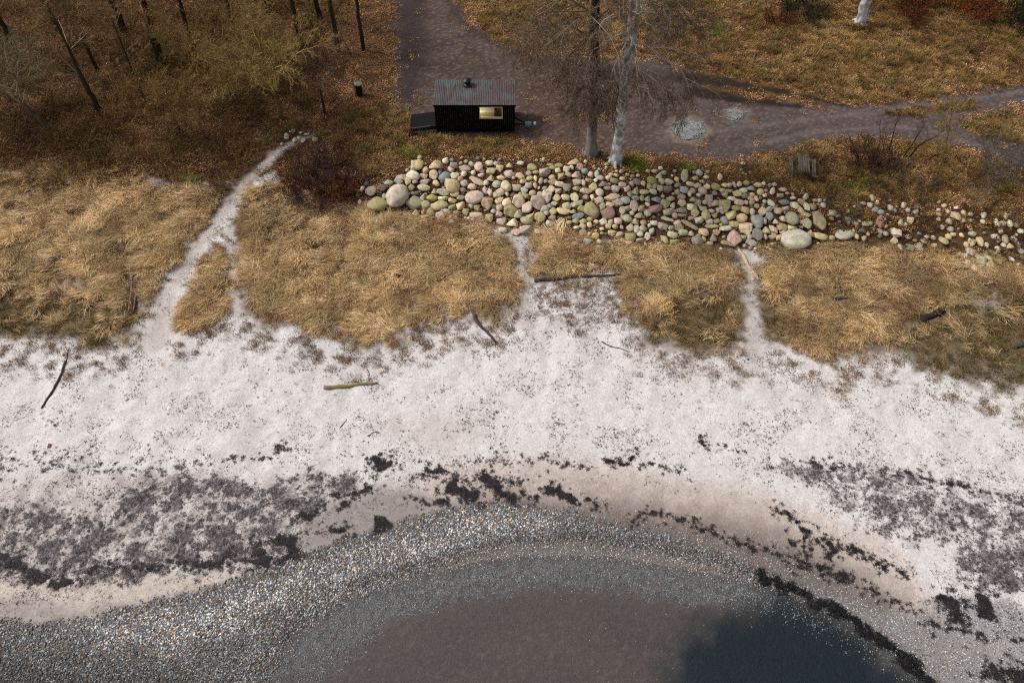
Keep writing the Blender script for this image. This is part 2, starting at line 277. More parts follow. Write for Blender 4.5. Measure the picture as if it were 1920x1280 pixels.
class MB:                                  # collects boxes / tubes / lathes into one mesh
    def __init__(s): s.V = []; s.F = []
    def add(s, V, Fc):
        n = len(s.V); s.V += [tuple(map(float, v)) for v in V]; s.F += [tuple(n + i for i in f) for f in Fc]; return s
    def box(s, x0, x1, y0, y1, z0, z1, M=None):
        V = [(x, y, z) for z in (z0, z1) for y in (y0, y1) for x in (x0, x1)]
        if M is not None: V = [tuple(M @ Vector(v)) for v in V]
        return s.add(V, [(0, 2, 3, 1), (4, 5, 7, 6), (0, 1, 5, 4), (2, 6, 7, 3), (0, 4, 6, 2), (1, 3, 7, 5)])
    def beam(s, a, b, w, h):
        a = Vector(a); b = Vector(b); d = (b - a); L = d.length
        M = Matrix.Translation(a) @ d.to_track_quat('X', 'Z').to_matrix().to_4x4()
        return s.box(0, L, -w / 2, w / 2, -h / 2, h / 2, M)
    def tube(s, pts, rad, k=8):
        V, Fc = tube(np.array(pts, float), np.array(rad, float), k, True); return s.add(V, [tuple(f) for f in Fc])
    def lathe(s, prof, k=16, c=(0, 0, 0)):
        V = []; Fc = []
        for r, z in prof:
            for j in range(k): a = 2 * math.pi * j / k; V.append((c[0] + r * math.cos(a), c[1] + r * math.sin(a), c[2] + z))
        for i in range(len(prof) - 1):
            for j in range(k): Fc.append((i * k + j, i * k + (j + 1) % k, (i + 1) * k + (j + 1) % k, (i + 1) * k + j))
        Fc.append(tuple(range((len(prof) - 1) * k, len(prof) * k))); Fc.append(tuple(range(k - 1, -1, -1)))
        return s.add(V, Fc)
    def build(s, name, mat, parent=None, smooth=False):
        return new_mesh(name, s.V, s.F, mat, smooth, parent=parent)
def tube(P, rad, k=5, cap=False):
    n = len(P); T = np.gradient(P, axis=0); T /= np.linalg.norm(T, axis=1)[:, None] + 1e-9
    ref = np.where(np.abs(T[:, 2:3]) > .9, np.array([[1., 0, 0]]), np.array([[0, 0, 1.]]))
    A = np.cross(T, ref); A /= np.linalg.norm(A, axis=1)[:, None] + 1e-9
    for i in range(1, n):                 # keep the frame from flipping
        if np.dot(A[i], A[i - 1]) < 0: A[i] = -A[i]
    B = np.cross(T, A); a = np.arange(k) * 2 * math.pi / k
    V = P[:, None, :] + rad[:, None, None] * (np.cos(a)[None, :, None] * A[:, None, :] + np.sin(a)[None, :, None] * B[:, None, :])
    V = V.reshape(-1, 3); i = np.arange(n - 1)[:, None] * k; j = np.arange(k)[None, :]; jn = (j + 1) % k
    Fc = np.stack([i + j, i + jn, i + k + jn, i + k + j], -1).reshape(-1, 4)
    Fl = [tuple(f) for f in Fc] if cap else Fc
    if cap: Fl = Fl + [tuple(range(k - 1, -1, -1)), tuple(range((n - 1) * k, n * k))]
    return V, Fl
class TB:                                  # many tubes, fast (quads only)
    def __init__(s): s.V = []; s.F = []; s.n = 0; s.C = []
    def add(s, P, rad, k=4, c=None):
        V, Fc = tube(np.asarray(P, float), np.asarray(rad, float), k); s.V.append(V); s.F.append(Fc + s.n); s.n += len(V)
        s.C.append(np.tile(np.asarray(c if c is not None else (1, 1, 1), float), (len(V), 1)))
    def build(s, name, mat, parent=None, link=True):
        return new_mesh(name, np.concatenate(s.V), np.concatenate(s.F), mat, True, np.concatenate(s.C), parent, link)

# ------------------------------------------------------------------ materials
def N(nt, t, **kw):
    n = nt.nodes.new('ShaderNode' + t)
    for k, v in kw.items(): setattr(n, k, v)
    return n
def new_mat(name):
    m = bpy.data.materials.new(name); m.use_nodes = True; nt = m.node_tree; b = nt.nodes['Principled BSDF']
    b.inputs['Specular IOR Level'].default_value = .25; b.inputs['Roughness'].default_value = .85
    return m, nt, b
def grain(nt, b, src, scale, amt, bump=0., coord='Object', stretch=None, detail=6, bdist=.02):
    tc = N(nt, 'TexCoord'); no = N(nt, 'TexNoise'); no.inputs['Scale'].default_value = scale; no.inputs['Detail'].default_value = detail
    if stretch:
        mp = N(nt, 'Mapping'); mp.inputs['Scale'].default_value = stretch; nt.links.new(tc.outputs[coord], mp.inputs[0]); nt.links.new(mp.outputs[0], no.inputs['Vector'])
    else: nt.links.new(tc.outputs[coord], no.inputs['Vector'])
    mr = N(nt, 'MapRange'); mr.inputs['From Min'].default_value = .25; mr.inputs['From Max'].default_value = .75; mr.inputs['To Min'].default_value = 1 - amt; mr.inputs['To Max'].default_value = 1 + amt
    nt.links.new(no.outputs[0], mr.inputs[0])
    mx = N(nt, 'Mix', data_type='RGBA', blend_type='MULTIPLY'); mx.inputs[0].default_value = 1
    nt.links.new(src, mx.inputs[6]); nt.links.new(mr.outputs[0], mx.inputs[7])
    if bump:
        bp = N(nt, 'Bump'); bp.inputs['Strength'].default_value = bump; bp.inputs['Distance'].default_value = bdist
        nt.links.new(no.outputs[0], bp.inputs['Height']); nt.links.new(bp.outputs[0], b.inputs['Normal'])
    return mx.outputs[2]
def plain(name, c, rough=.8, amt=.3, scale=8., bump=.3, spec=.25, stretch=None, metal=0., c2=None, s2=1.5):
    m, nt, b = new_mat(name); rgb = N(nt, 'RGB'); rgb.outputs[0].default_value = (*c, 1); src = rgb.outputs[0]
    if c2 is not None:
        tc = N(nt, 'TexCoord'); no = N(nt, 'TexNoise'); no.inputs['Scale'].default_value = s2; no.inputs['Detail'].default_value = 4; nt.links.new(tc.outputs['Object'], no.inputs['Vector'])
        cr = N(nt, 'MapRange'); cr.inputs['From Min'].default_value = .42; cr.inputs['From Max'].default_value = .62; nt.links.new(no.outputs[0], cr.inputs[0])
        mx = N(nt, 'Mix', data_type='RGBA'); nt.links.new(cr.outputs[0], mx.inputs[0]); nt.links.new(src, mx.inputs[6]); mx.inputs[7].default_value = (*c2, 1); src = mx.outputs[2]
    nt.links.new(grain(nt, b, src, scale, amt, bump, stretch=stretch), b.inputs['Base Color'])
    b.inputs['Roughness'].default_value = rough; b.inputs['Specular IOR Level'].default_value = spec; b.inputs['Metallic'].default_value = metal
    return m
def vcol_mat(name, rough=.85, inst=False, trans=0., amt=.0, scale=10., spec=.2):
    m, nt, b = new_mat(name); a = N(nt, 'Attribute'); a.attribute_name = 'col'; src = a.outputs['Color']
    if inst:
        t = N(nt, 'Attribute'); t.attribute_name = 'tint'; t.attribute_type = 'INSTANCER'
        mx = N(nt, 'Mix', data_type='RGBA', blend_type='MULTIPLY'); mx.inputs[0].default_value = 1; nt.links.new(src, mx.inputs[6]); nt.links.new(t.outputs['Color'], mx.inputs[7]); src = mx.outputs[2]
    if amt: src = grain(nt, b, src, scale, amt, .2)
    nt.links.new(src, b.inputs['Base Color']); b.inputs['Roughness'].default_value = rough; b.inputs['Specular IOR Level'].default_value = spec
    return m
# ================================================================== GROUND
def axis(a0, a1, st, lo, hi, n=24):
    mid = np.arange(a0, a1 + st / 2, st)
    def out(a, b): g = (np.linspace(0, 1, n + 1)[1:]) ** 3; return a + (b - a) * np.maximum(g, np.linspace(0, 1, n + 1)[1:] * .002)
    return np.concatenate([out(a0, lo)[::-1], mid, out(a1, hi)])
gx = axis(-46, 46, .15, -2400, 2400); gy = axis(5, 68, .115, -1600, 2600)
GX, GY = np.meshgrid(gx, gy); x = GX.ravel(); y = GY.ravel(); z = H(x, y)
n1 = fbm(x, y, .25, 4, 40); n2 = fbm(x, y, 1.1, 4, 41); n3 = fbm(x, y, 4.0, 3, 42); n4 = fbm(x, y, .6, 4, 43)
def rep(c): return np.tile(np.asarray(c), (len(x), 1))
def mixc(C, w, c):
    w = np.clip(w, 0, 1)[:, None]; return C * (1 - w) + np.asarray(c) * w
C = rep(alb(218, 212, 209))
C = mixc(C, sstep(.4, .75, n2) * .25, alb(206, 198, 194)); C = mixc(C, sstep(.5, .8, n3) * .2, alb(186, 176, 170)); C = mixc(C, sstep(.55, .75, fbm(x, y, .16, 4, 45)) * .3, alb(198, 188, 181)); C = mixc(C, sstep(.5, .75, n1) * .25, alb(223, 217, 214))
C = mixc(C, Z['smear'](x, y) * .6, alb(190, 178, 168))
wet = np.zeros(len(x))
# lower beach
w = Z['damp_l'](x, y); C = mixc(C, w * (.35 + .5 * sstep(.35, .65, n2)), alb(188, 176, 170)); wet = np.maximum(wet, w * .2)
w = Z['beige'](x, y); C = mixc(C, w * .8, alb(211, 197, 187)); C = mixc(C, w * sstep(.5, .7, n4) * .4, alb(196, 182, 176)); wet = np.maximum(wet, w * .25)
dsh = y - np.interp(x, *SHORE)
w = sstep(5.5, 2.5, dsh + (n2 - .5) * 1.6) * sstep(-15, -12, x); C = mixc(C, w * .8, alb(168, 152, 142)); wet = np.maximum(wet, w * .4)
w = sstep(3.6, 1.2, dsh + (n2 - .5) * 1.2); C = mixc(C, w * .85, alb(96, 84, 79)); wet = np.maximum(wet, w * .6)
w = Z['beige_l'](x, y); C = mixc(C, w * .9, alb(198, 183, 172)); wet = np.maximum(wet, w * .3); w = Z['grey_l'](x, y); C = mixc(C, w * .7, alb(152, 142, 138))
w = Z['damp_g'](x, y); C = mixc(C, w * .8, alb(146, 136, 132)); wet = np.maximum(wet, w * .3)
for k, a in (('wrack_l', .9), ('wrack_r', .8), ('wrack_r2', .95)):
    w = Z[k](x, y); C = mixc(C, w * a * .55 * sstep(.4, .66, fbm(x, y, .9, 6, 77) + .3 * (n3 - .5)), alb(140, 130, 131)); C = mixc(C, w * a * .6 * sstep(.54, .62, fbm(x, y, 1.6, 6, 78) + .3 * (n3 - .5)), alb(84, 75, 79))
for zz, dn in WZ:
    if dn > 2.5: C = mixc(C, zz(x, y) * min(.8, .15 * dn), alb(84, 72, 70))
C = mixc(C, WEDGE(x, y), alb(20, 16, 18))
# gravel beds
w = Z['gravel'](x, y); C = mixc(C, w * .92, alb(104, 98, 98)); C = mixc(C, w * sstep(.5, .62, n3) * .7, alb(74, 66, 66)); wet = np.maximum(wet, w * .2)
C = mixc(C, Z['berm'](x, y) * .8, alb(74, 60, 55))
w = np.maximum(Z['gravel_r'](x, y), Z['gravel_p'](x, y)); C = mixc(C, w * .75, alb(142, 138, 138))
C = mixc(C, Z['dark_l'](x, y) * .8, alb(46, 42, 38))
# sea bed
w = sstep(.1, -.5, dsh); C = mixc(C, w * .9, alb(112, 102, 98)); C = mixc(C, w * Z['shallow'](x, y) * sstep(.3, .6, n3) * .8, alb(140, 142, 146))
w = sstep(-1.0, -3.5, dsh); C = mixc(C, w * .8, alb(100, 90, 89)); C = mixc(C, w * sstep(.4, .7, n1) * .7, alb(114, 102, 97)); C = mixc(C, w * sstep(.6, .75, n3) * .25, alb(150, 138, 130))
C = mixc(C, Z['weed_deep'](x, y) * .95, alb(14, 38, 52)); C = mixc(C, Z['weed_deep'](x, y) * .35 * sstep(.45, .7, n1), alb(34, 46, 54)); C = mixc(C, sstep(-14, -30, dsh), alb(30, 42, 48))
C = mixc(C, Z['weed_edge'](x, y), alb(12, 14, 16)); wet = np.maximum(wet, sstep(.6, 0, dsh))
# dune soil under the grass
g = dry_grass(x, y); lp = lowplants(x, y); bz = bare(x, y)
C = mixc(C, Z['debris'](x, y) * sstep(.45, .62, n3 * .6 + n2 * .4) * .8, alb(112, 88, 72))
C = mixc(C, g * (.75 + .25 * n3), alb(108, 84, 58)); C = mixc(C, g * sstep(.45, .65, n4) * .7, alb(78, 56, 40)); C = mixc(C, g * sstep(.58, .75, n2) * .5, alb(146, 126, 98))
C = mixc(C, lp * (.6 + .4 * n3), alb(104, 88, 58))
# upland
up = Z['upland'](x, y)
C = mixc(C, up, alb(86, 62, 40)); C = mixc(C, up * sstep(.42, .62, n1), alb(72, 56, 30)); C = mixc(C, up * sstep(.5, .68, n4) * .8, alb(94, 58, 34)); C = mixc(C, up * sstep(.55, .75, n2) * .6, alb(50, 36, 24))
hx = np.interp(y, [30, 46, 70], [0, -9, -9])
w = up * sstep(-12, -16, x + (n1 - .5) * 4) ; C = mixc(C, w * .3 * sstep(.4, .6, n4), alb(50, 36, 24))
w = Z['bank'](x, y); C = mixc(C, w * .9, alb(118, 90, 50)); C = mixc(C, w * sstep(.5, .65, n1) * .8, alb(96, 80, 42)); C = mixc(C, w * sstep(.48, .64, n4) * .7, alb(126, 86, 54)); C = mixc(C, w * sstep(.55, .7, n2) * .6, alb(78, 56, 34))
C = mixc(C, w * sstep(12, 4, x) * .55, alb(104, 68, 48)); C = mixc(C, w * sstep(20, 38, x) * sstep(52, 62, y) * .6, alb(94, 52, 30))
for k, c1, c2 in (('lowbank', (112, 90, 44), (86, 66, 36)), ('hutgrass', (96, 78, 44), (70, 54, 34))):
    w = Z[k](x, y); C = mixc(C, w * .9, alb(*c1)); C = mixc(C, w * sstep(.48, .65, n2) * .8, alb(*c2))
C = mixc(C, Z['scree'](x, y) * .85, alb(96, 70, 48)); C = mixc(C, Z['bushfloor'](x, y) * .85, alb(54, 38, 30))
C = mixc(C, Z['riprap'](x, y) * .9, alb(84, 58, 42))
# dirt track
w = Z['dirt'](x, y); C = mixc(C, w * .95, alb(84, 68, 62)); C = mixc(C, w * sstep(.45, .7, n2) * .5, alb(100, 84, 76)); C = mixc(C, w * sstep(.5, .7, n4) * .5, alb(72, 58, 55))
C = mixc(C, w * sstep(.6, .75, n3) * .4, alb(118, 102, 94))
C = mixc(C, w * sstep(6, 16, x) * .55, alb(88, 77, 78)); C = mixc(C, w * sstep(0, 2, x) * sstep(8, 4, x) * .45, alb(88, 62, 50))
C = mixc(C, w * sstep(.55, .7, fbm(x, y, .8, 6, 46)) * .45, alb(62, 48, 45)); C = mixc(C, w * sstep(.6, .66, n3) * .35, alb(134, 120, 110))
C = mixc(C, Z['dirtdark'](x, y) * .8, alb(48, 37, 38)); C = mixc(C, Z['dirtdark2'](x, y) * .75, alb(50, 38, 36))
for k in ('shadow_streak1', 'shadow_streak2'): C = mixc(C, Z[k](x, y) * .92, alb(30, 22, 18))  # long dark shadow beside the track, painted into the ground colour
for k in ('rut1', 'rut2'): C = mixc(C, Z[k](x, y) * .5 * (.4 + n2), alb(124, 112, 112))
for k in ('island', 'island2'): C = mixc(C, Z[k](x, y) * .9, alb(104, 76, 42))
C = mixc(C, Z['heap1r'](x, y) * .75, alb(140, 124, 108)); C = mixc(C, Z['heap1'](x, y) * .9, alb(150, 152, 152)); C = mixc(C, Z['heap2r'](x, y) * .6, alb(118, 106, 100)); C = mixc(C, Z['heap2'](x, y) * .8, alb(118, 118, 120))
# sandy paths and bald spots
C = mixc(C, bz * (.72 + .3 * (n3 - .3)), alb(190, 179, 172))
C = mixc(C, np.clip(Z['path'](x, y), 0, 1) * sstep(45.5, 49.5, y + 0 * x) * .6, alb(120, 100, 96))
C = C * (0.93 + 0.14 * n3)[:, None]
ni, nj = len(gy), len(gx)
ii = np.arange(ni - 1)[:, None] * nj; jj = np.arange(nj - 1)[None, :]
Fc = np.stack([ii + jj, ii + jj + 1, ii + nj + jj + 1, ii + nj + jj], -1).reshape(-1, 4)
m, nt, b = new_mat('ground_soil_and_sand')
a = N(nt, 'Attribute'); a.attribute_name = 'col'
tc = N(nt, 'TexCoord'); no = N(nt, 'TexNoise'); no.inputs['Scale'].default_value = 7; no.inputs['Detail'].default_value = 8; no.inputs['Roughness'].default_value = .7; nt.links.new(tc.outputs['Object'], no.inputs['Vector'])
mr = N(nt, 'MapRange'); mr.inputs['From Min'].default_value = .3; mr.inputs['From Max'].default_value = .7; mr.inputs['To Min'].default_value = .80; mr.inputs['To Max'].default_value = 1.17; nt.links.new(no.outputs[0], mr.inputs[0])
no2 = N(nt, 'TexNoise'); no2.inputs['Scale'].default_value = 2.2; no2.inputs['Detail'].default_value = 9; no2.inputs['Roughness'].default_value = .8; nt.links.new(tc.outputs['Object'], no2.inputs['Vector'])
mr2 = N(nt, 'MapRange'); mr2.inputs['From Min'].default_value = .3; mr2.inputs['From Max'].default_value = .7; mr2.inputs['To Min'].default_value = .88; mr2.inputs['To Max'].default_value = 1.08; nt.links.new(no2.outputs[0], mr2.inputs[0])
mu = N(nt, 'Math', operation='MULTIPLY'); nt.links.new(mr.outputs[0], mu.inputs[0]); nt.links.new(mr2.outputs[0], mu.inputs[1])
mx = N(nt, 'Mix', data_type='RGBA', blend_type='MULTIPLY'); mx.inputs[0].default_value = 1; nt.links.new(a.outputs['Color'], mx.inputs[6]); nt.links.new(mu.outputs[0], mx.inputs[7]); nt.links.new(mx.outputs[2], b.inputs['Base Color'])
rr = N(nt, 'MapRange'); rr.inputs['To Min'].default_value = .95; rr.inputs['To Max'].default_value = .5; nt.links.new(a.outputs['Alpha'], rr.inputs[0]); nt.links.new(rr.outputs[0], b.inputs['Roughness'])
ad = N(nt, 'Math', operation='ADD'); nt.links.new(no.outputs[0], ad.inputs[0]); nt.links.new(no2.outputs[0], ad.inputs[1])
bp = N(nt, 'Bump'); bp.inputs['Strength'].default_value = .55; bp.inputs['Distance'].default_value = .06; nt.links.new(ad.outputs[0], bp.inputs['Height']); nt.links.new(bp.outputs[0], b.inputs['Normal'])
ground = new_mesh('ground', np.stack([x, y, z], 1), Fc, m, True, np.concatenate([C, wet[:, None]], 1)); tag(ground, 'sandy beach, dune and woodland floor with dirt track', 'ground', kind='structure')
print('ground', len(x))
# ------------------------------------------------------------------ water: clear shallow sheet
m, nt, b = new_mat('sea_water'); nt.nodes.remove(b)
tr = N(nt, 'BsdfTransparent'); tr.inputs[0].default_value = (.86, .87, .87, 1); gl = N(nt, 'BsdfGlossy'); gl.inputs['Roughness'].default_value = .12
fr = N(nt, 'Fresnel'); fr.inputs[0].default_value = 1.33
tc = N(nt, 'TexCoord'); no = N(nt, 'TexNoise'); no.inputs['Scale'].default_value = 2.6; no.inputs['Detail'].default_value = 6; nt.links.new(tc.outputs['Object'], no.inputs['Vector'])
bp = N(nt, 'Bump'); bp.inputs['Strength'].default_value = .22; bp.inputs['Distance'].default_value = .08; nt.links.new(no.outputs[0], bp.inputs['Height'])
nt.links.new(bp.outputs[0], gl.inputs['Normal']); nt.links.new(bp.outputs[0], fr.inputs['Normal'])
ms = N(nt, 'MixShader'); nt.links.new(fr.outputs[0], ms.inputs[0]); nt.links.new(tr.outputs[0], ms.inputs[1]); nt.links.new(gl.outputs[0], ms.inputs[2]); nt.links.new(ms.outputs[0], nt.nodes['Material Output'].inputs[0])
wx = np.linspace(-2300, 2300, 3); wy = np.array([-1500, 0, 26.0])
WV = [(a_, b_, 0.0) for b_ in wy for a_ in wx]
water = new_mesh('sea_water', WV, [(r * 3 + c, r * 3 + c + 1, r * 3 + c + 4, r * 3 + c + 3) for r in range(2) for c in range(2)], m, False)
tag(water, 'shallow clear sea water lapping the shingle', 'water', kind='structure')

# ================================================================== scattering of uncountable stuff
def scatter(name, srcs, P, rot, scl, idx, tint, label, cat):
    n = len(P)
    me = bpy.data.meshes.new(name + '_points'); me.vertices.add(n); me.vertices.foreach_set('co', np.asarray(P, np.float32).ravel())
    def at(nm, ty, key, arr):
        a = me.attributes.new(nm, ty, 'POINT'); a.data.foreach_set(key, arr.ravel())
    at('rot', 'FLOAT_VECTOR', 'vector', np.asarray(rot, np.float32)); s = np.asarray(scl, np.float32)
    if s.ndim == 1: s = np.repeat(s[:, None], 3, 1)
    at('scl', 'FLOAT_VECTOR', 'vector', s); at('idx', 'INT', 'value', np.asarray(idx, np.int32))
    t = np.ones((n, 4), np.float32); t[:, :3] = tint; at('tint', 'FLOAT_COLOR', 'color', t)
    sc = bpy.data.collections.new(name + '_source')
    for k, o in enumerate(srcs): o.name = name + '_piece_%02d' % k; sc.objects.link(o)
    ng = bpy.data.node_groups.new(name, 'GeometryNodeTree')
    ng.interface.new_socket('Geometry', in_out='INPUT', socket_type='NodeSocketGeometry'); ng.interface.new_socket('Geometry', in_out='OUTPUT', socket_type='NodeSocketGeometry')
    gi = ng.nodes.new('NodeGroupInput'); go = ng.nodes.new('NodeGroupOutput')
    ci = ng.nodes.new('GeometryNodeCollectionInfo'); ci.inputs['Collection'].default_value = sc; ci.inputs['Separate Children'].default_value = True; ci.inputs['Reset Children'].default_value = True
    ip = ng.nodes.new('GeometryNodeInstanceOnPoints'); ip.inputs['Pick Instance'].default_value = True
    def na(nm, ty): q = ng.nodes.new('GeometryNodeInputNamedAttribute'); q.data_type = ty; q.inputs['Name'].default_value = nm; return q.outputs[0]
    L = ng.links.new
    e2r = ng.nodes.new('FunctionNodeEulerToRotation'); L(na('rot', 'FLOAT_VECTOR'), e2r.inputs[0])
    L(gi.outputs[0], ip.inputs['Points']); L(ci.outputs[0], ip.inputs['Instance']); L(na('idx', 'INT'), ip.inputs['Instance Index']); L(e2r.outputs[0], ip.inputs['Rotation']); L(na('scl', 'FLOAT_VECTOR'), ip.inputs['Scale']); L(ip.outputs[0], go.inputs[0])
    o = bpy.data.objects.new(name, me); col.objects.link(o); md = o.modifiers.new('scatter', 'NODES'); md.node_group = ng
    for s_ in srcs:
        for mm in s_.data.materials:
            if mm and mm.name not in [q.name for q in me.materials]: me.materials.append(mm)
    return tag(o, label, cat, kind='stuff')
def pick(n, x0, x1, y0, y1, dens, zoff=0.):      # rejection sampling by a density 0..1
    px = rng.uniform(x0, x1, n); py = rng.uniform(y0, y1, n)
    u, v = proj(px, py, 1.0); q = (u > -160) & (u < 2080) & (v > -140) & (v < 1400); px, py = px[q], py[q]
    k = rng.random(len(px)) < dens(px, py); px, py = px[k], py[k]
    return np.stack([px, py, H(px, py) + zoff], 1)
def tints(n, cols, w=None, jit=.15):
    cols = np.array([alb(*c) for c in cols]); k = rng.choice(len(cols), n, p=w); return cols[k] * (1 + rng.uniform(-jit, jit, (n, 1)))

# ------------------------------------------------------------------ stones
def ico(sub):
    bm = bmesh.new(); bmesh.ops.create_icosphere(bm, subdivisions=sub, radius=1); V = np.array([v.co[:] for v in bm.verts]); Fc = np.array([[v.index for v in f.verts] for f in bm.faces]); bm.free(); return V, Fc
IV2, IF2 = ico(3); IV1, IF1 = ico(2); IV3, IF3 = ico(4)
def stone_shape(V, seed, ang):
    r = np.random.default_rng(seed); d = V.copy(); rad = np.ones(len(V))
    for _ in range(r.integers(6, 11) if ang else r.integers(3, 6)):    # flat facets worn on the stone
        nrm = r.normal(size=3); nrm /= np.linalg.norm(nrm); h = r.uniform(.45, .75) if ang else r.uniform(.66, .9)
        dt = d @ nrm; cut = dt > 1e-6; lim = np.where(cut, h / np.maximum(dt, 1e-6), 9); rad = np.minimum(rad, lim)
    rad = rad * (1 + .05 * np.sin(d @ r.normal(size=3) * 3.5 + r.uniform(0, 6)) + .06 * np.sin(d @ r.normal(size=3) * 2.2 + r.uniform(0, 6)) + .03 * np.sin(d @ r.normal(size=3) * 5))
    P = d * rad[:, None]; P -= (P.max(0) + P.min(0)) / 2; P /= (P.max(0) - P.min(0)) / 2; return P
m, nt, b = new_mat('boulder_granite'); oi = N(nt, 'ObjectInfo')
tc = N(nt, 'TexCoord'); mpn = N(nt, 'VectorMath', operation='ADD'); nt.links.new(tc.outputs['Object'], mpn.inputs[0]); cv = N(nt, 'CombineXYZ'); ml = N(nt, 'Math', operation='MULTIPLY'); ml.inputs[1].default_value = 50; nt.links.new(oi.outputs['Random'], ml.inputs[0]); nt.links.new(ml.outputs[0], cv.inputs[0]); nt.links.new(cv.outputs[0], mpn.inputs[1])
no = N(nt, 'TexNoise'); no.inputs['Scale'].default_value = 2.2; no.inputs['Detail'].default_value = 8; no.inputs['Roughness'].default_value = .7; nt.links.new(mpn.outputs[0], no.inputs['Vector'])
mr = N(nt, 'MapRange'); mr.inputs['From Min'].default_value = .3; mr.inputs['From Max'].default_value = .7; mr.inputs['To Min'].default_value = .62; mr.inputs['To Max'].default_value = 1.25; nt.links.new(no.outputs[0], mr.inputs[0])
mx = N(nt, 'Mix', data_type='RGBA', blend_type='MULTIPLY'); mx.inputs[0].default_value = 1; nt.links.new(oi.outputs['Color'], mx.inputs[6]); nt.links.new(mr.outputs[0], mx.inputs[7])
no3 = N(nt, 'TexNoise'); no3.inputs['Scale'].default_value = 1.3; no3.inputs['Detail'].default_value = 5; nt.links.new(mpn.outputs[0], no3.inputs['Vector'])
mr3 = N(nt, 'MapRange'); mr3.inputs['From Min'].default_value = .56; mr3.inputs['From Max'].default_value = .7; mr3.inputs['To Max'].default_value = .55; nt.links.new(no3.outputs[0], mr3.inputs[0])
mx2 = N(nt, 'Mix', data_type='RGBA'); nt.links.new(mr3.outputs[0], mx2.inputs[0]); nt.links.new(mx.outputs[2], mx2.inputs[6]); mx2.inputs[7].default_value = (*alb(150, 144, 104), 1); nt.links.new(mx2.outputs[2], b.inputs['Base Color'])
bp = N(nt, 'Bump'); bp.inputs['Strength'].default_value = .4; bp.inputs['Distance'].default_value = .15; nt.links.new(no.outputs[0], bp.inputs['Height']); nt.links.new(bp.outputs[0], b.inputs['Normal'])
MAT_STONE = m
m = m.copy(); m.name = 'boulder_granite_joined'; nt = m.node_tree; at_ = N(nt, 'Attribute'); at_.attribute_name = 'col'
for n_ in nt.nodes:
    if n_.type == 'MIX' and n_.blend_type == 'MULTIPLY': nt.links.new(at_.outputs['Color'], n_.inputs[6])
MAT_STONE_V = m
ROUND = [stone_shape(IV2, 200 + i, False) for i in range(9)]; ANGLE = [stone_shape(IV3, 300 + i, True) for i in range(7)]
SMESH = {}
for kind, L_ in (('r', ROUND), ('a', ANGLE)):
    for i, P in enumerate(L_):
        o = new_mesh('boulder_mesh', P, IF2 if kind == 'r' else IF3, MAT_STONE, True, link=False); SMESH[kind, i] = o.data; bpy.data.objects.remove(o)
PAL = {'g': (176, 170, 154), 'p': (192, 171, 154), 'o': (166, 155, 112), 't': (200, 179, 138), 'b': (142, 150, 150), 'w': (218, 209, 184), 'r': (176, 132, 120), 'd': (108, 100, 92), 'y': (182, 166, 92), 'k': (40, 34, 36)}
CNAME = {'g': 'grey', 'p': 'pink-grey', 'o': 'olive-grey', 't': 'tan', 'b': 'blue-grey', 'w': 'pale', 'r': 'reddish', 'd': 'dark-grey', 'y': 'yellow-lichened', 'k': 'black'}
def stone_dims(u, v, w, h):
    s = pxm(u, v); p = G(u, v); de = math.atan2(CAM_Z - p[2], p[1])
    w, h = w / s, h / s; c = .34 * min(w, h) + .02; by = math.sqrt(max((h / 2) ** 2 - (c * math.cos(de)) ** 2, (.30 * h) ** 2)) / math.sin(de)
    return p, w / 2, min(by, w * 1.1 + .1), c
def stone_xf(u, v, w, h, rot, sink=.42):
    p, a_, b_, c_ = stone_dims(u, v, w, h)
    de = math.atan2(CAM_Z - p[2], p[1]); zc = c_ * (1 - sink)
    x0, y0 = p[0], p[1] - zc / math.tan(de)       # the traced outline is centred on the stone's middle
    x0 *= y0 / p[1]; z0 = float(H(x0, y0)) + zc
    tilt = (random.uniform(-.2, .2), random.uniform(-.2, .2))
    return (x0, y0, z0), (tilt[0], tilt[1], R(-rot)), (a_, b_, c_)
def colour_of(code):
    c = np.mean([alb(*PAL[q]) for q in code], 0); j = 1.2 + random.uniform(-.24, .16); return tuple(float(q * j) for q in c)
def add_boulder(u, v, w, h, rot, code, name='boulder', label=None, cat='boulder', group=None, sink=.35, shape=None):
    loc, ro, sc = stone_xf(u, v, w, h, rot, sink)
    k = shape or (('a', random.randrange(7)) if random.random() < .4 else ('r', random.randrange(9)))
    o = bpy.data.objects.new(name, SMESH[k]); o.location = loc; o.rotation_euler = ro; o.scale = sc; o.color = (*colour_of(code), 1); col.objects.link(o)
    return tag(o, label, cat, group)
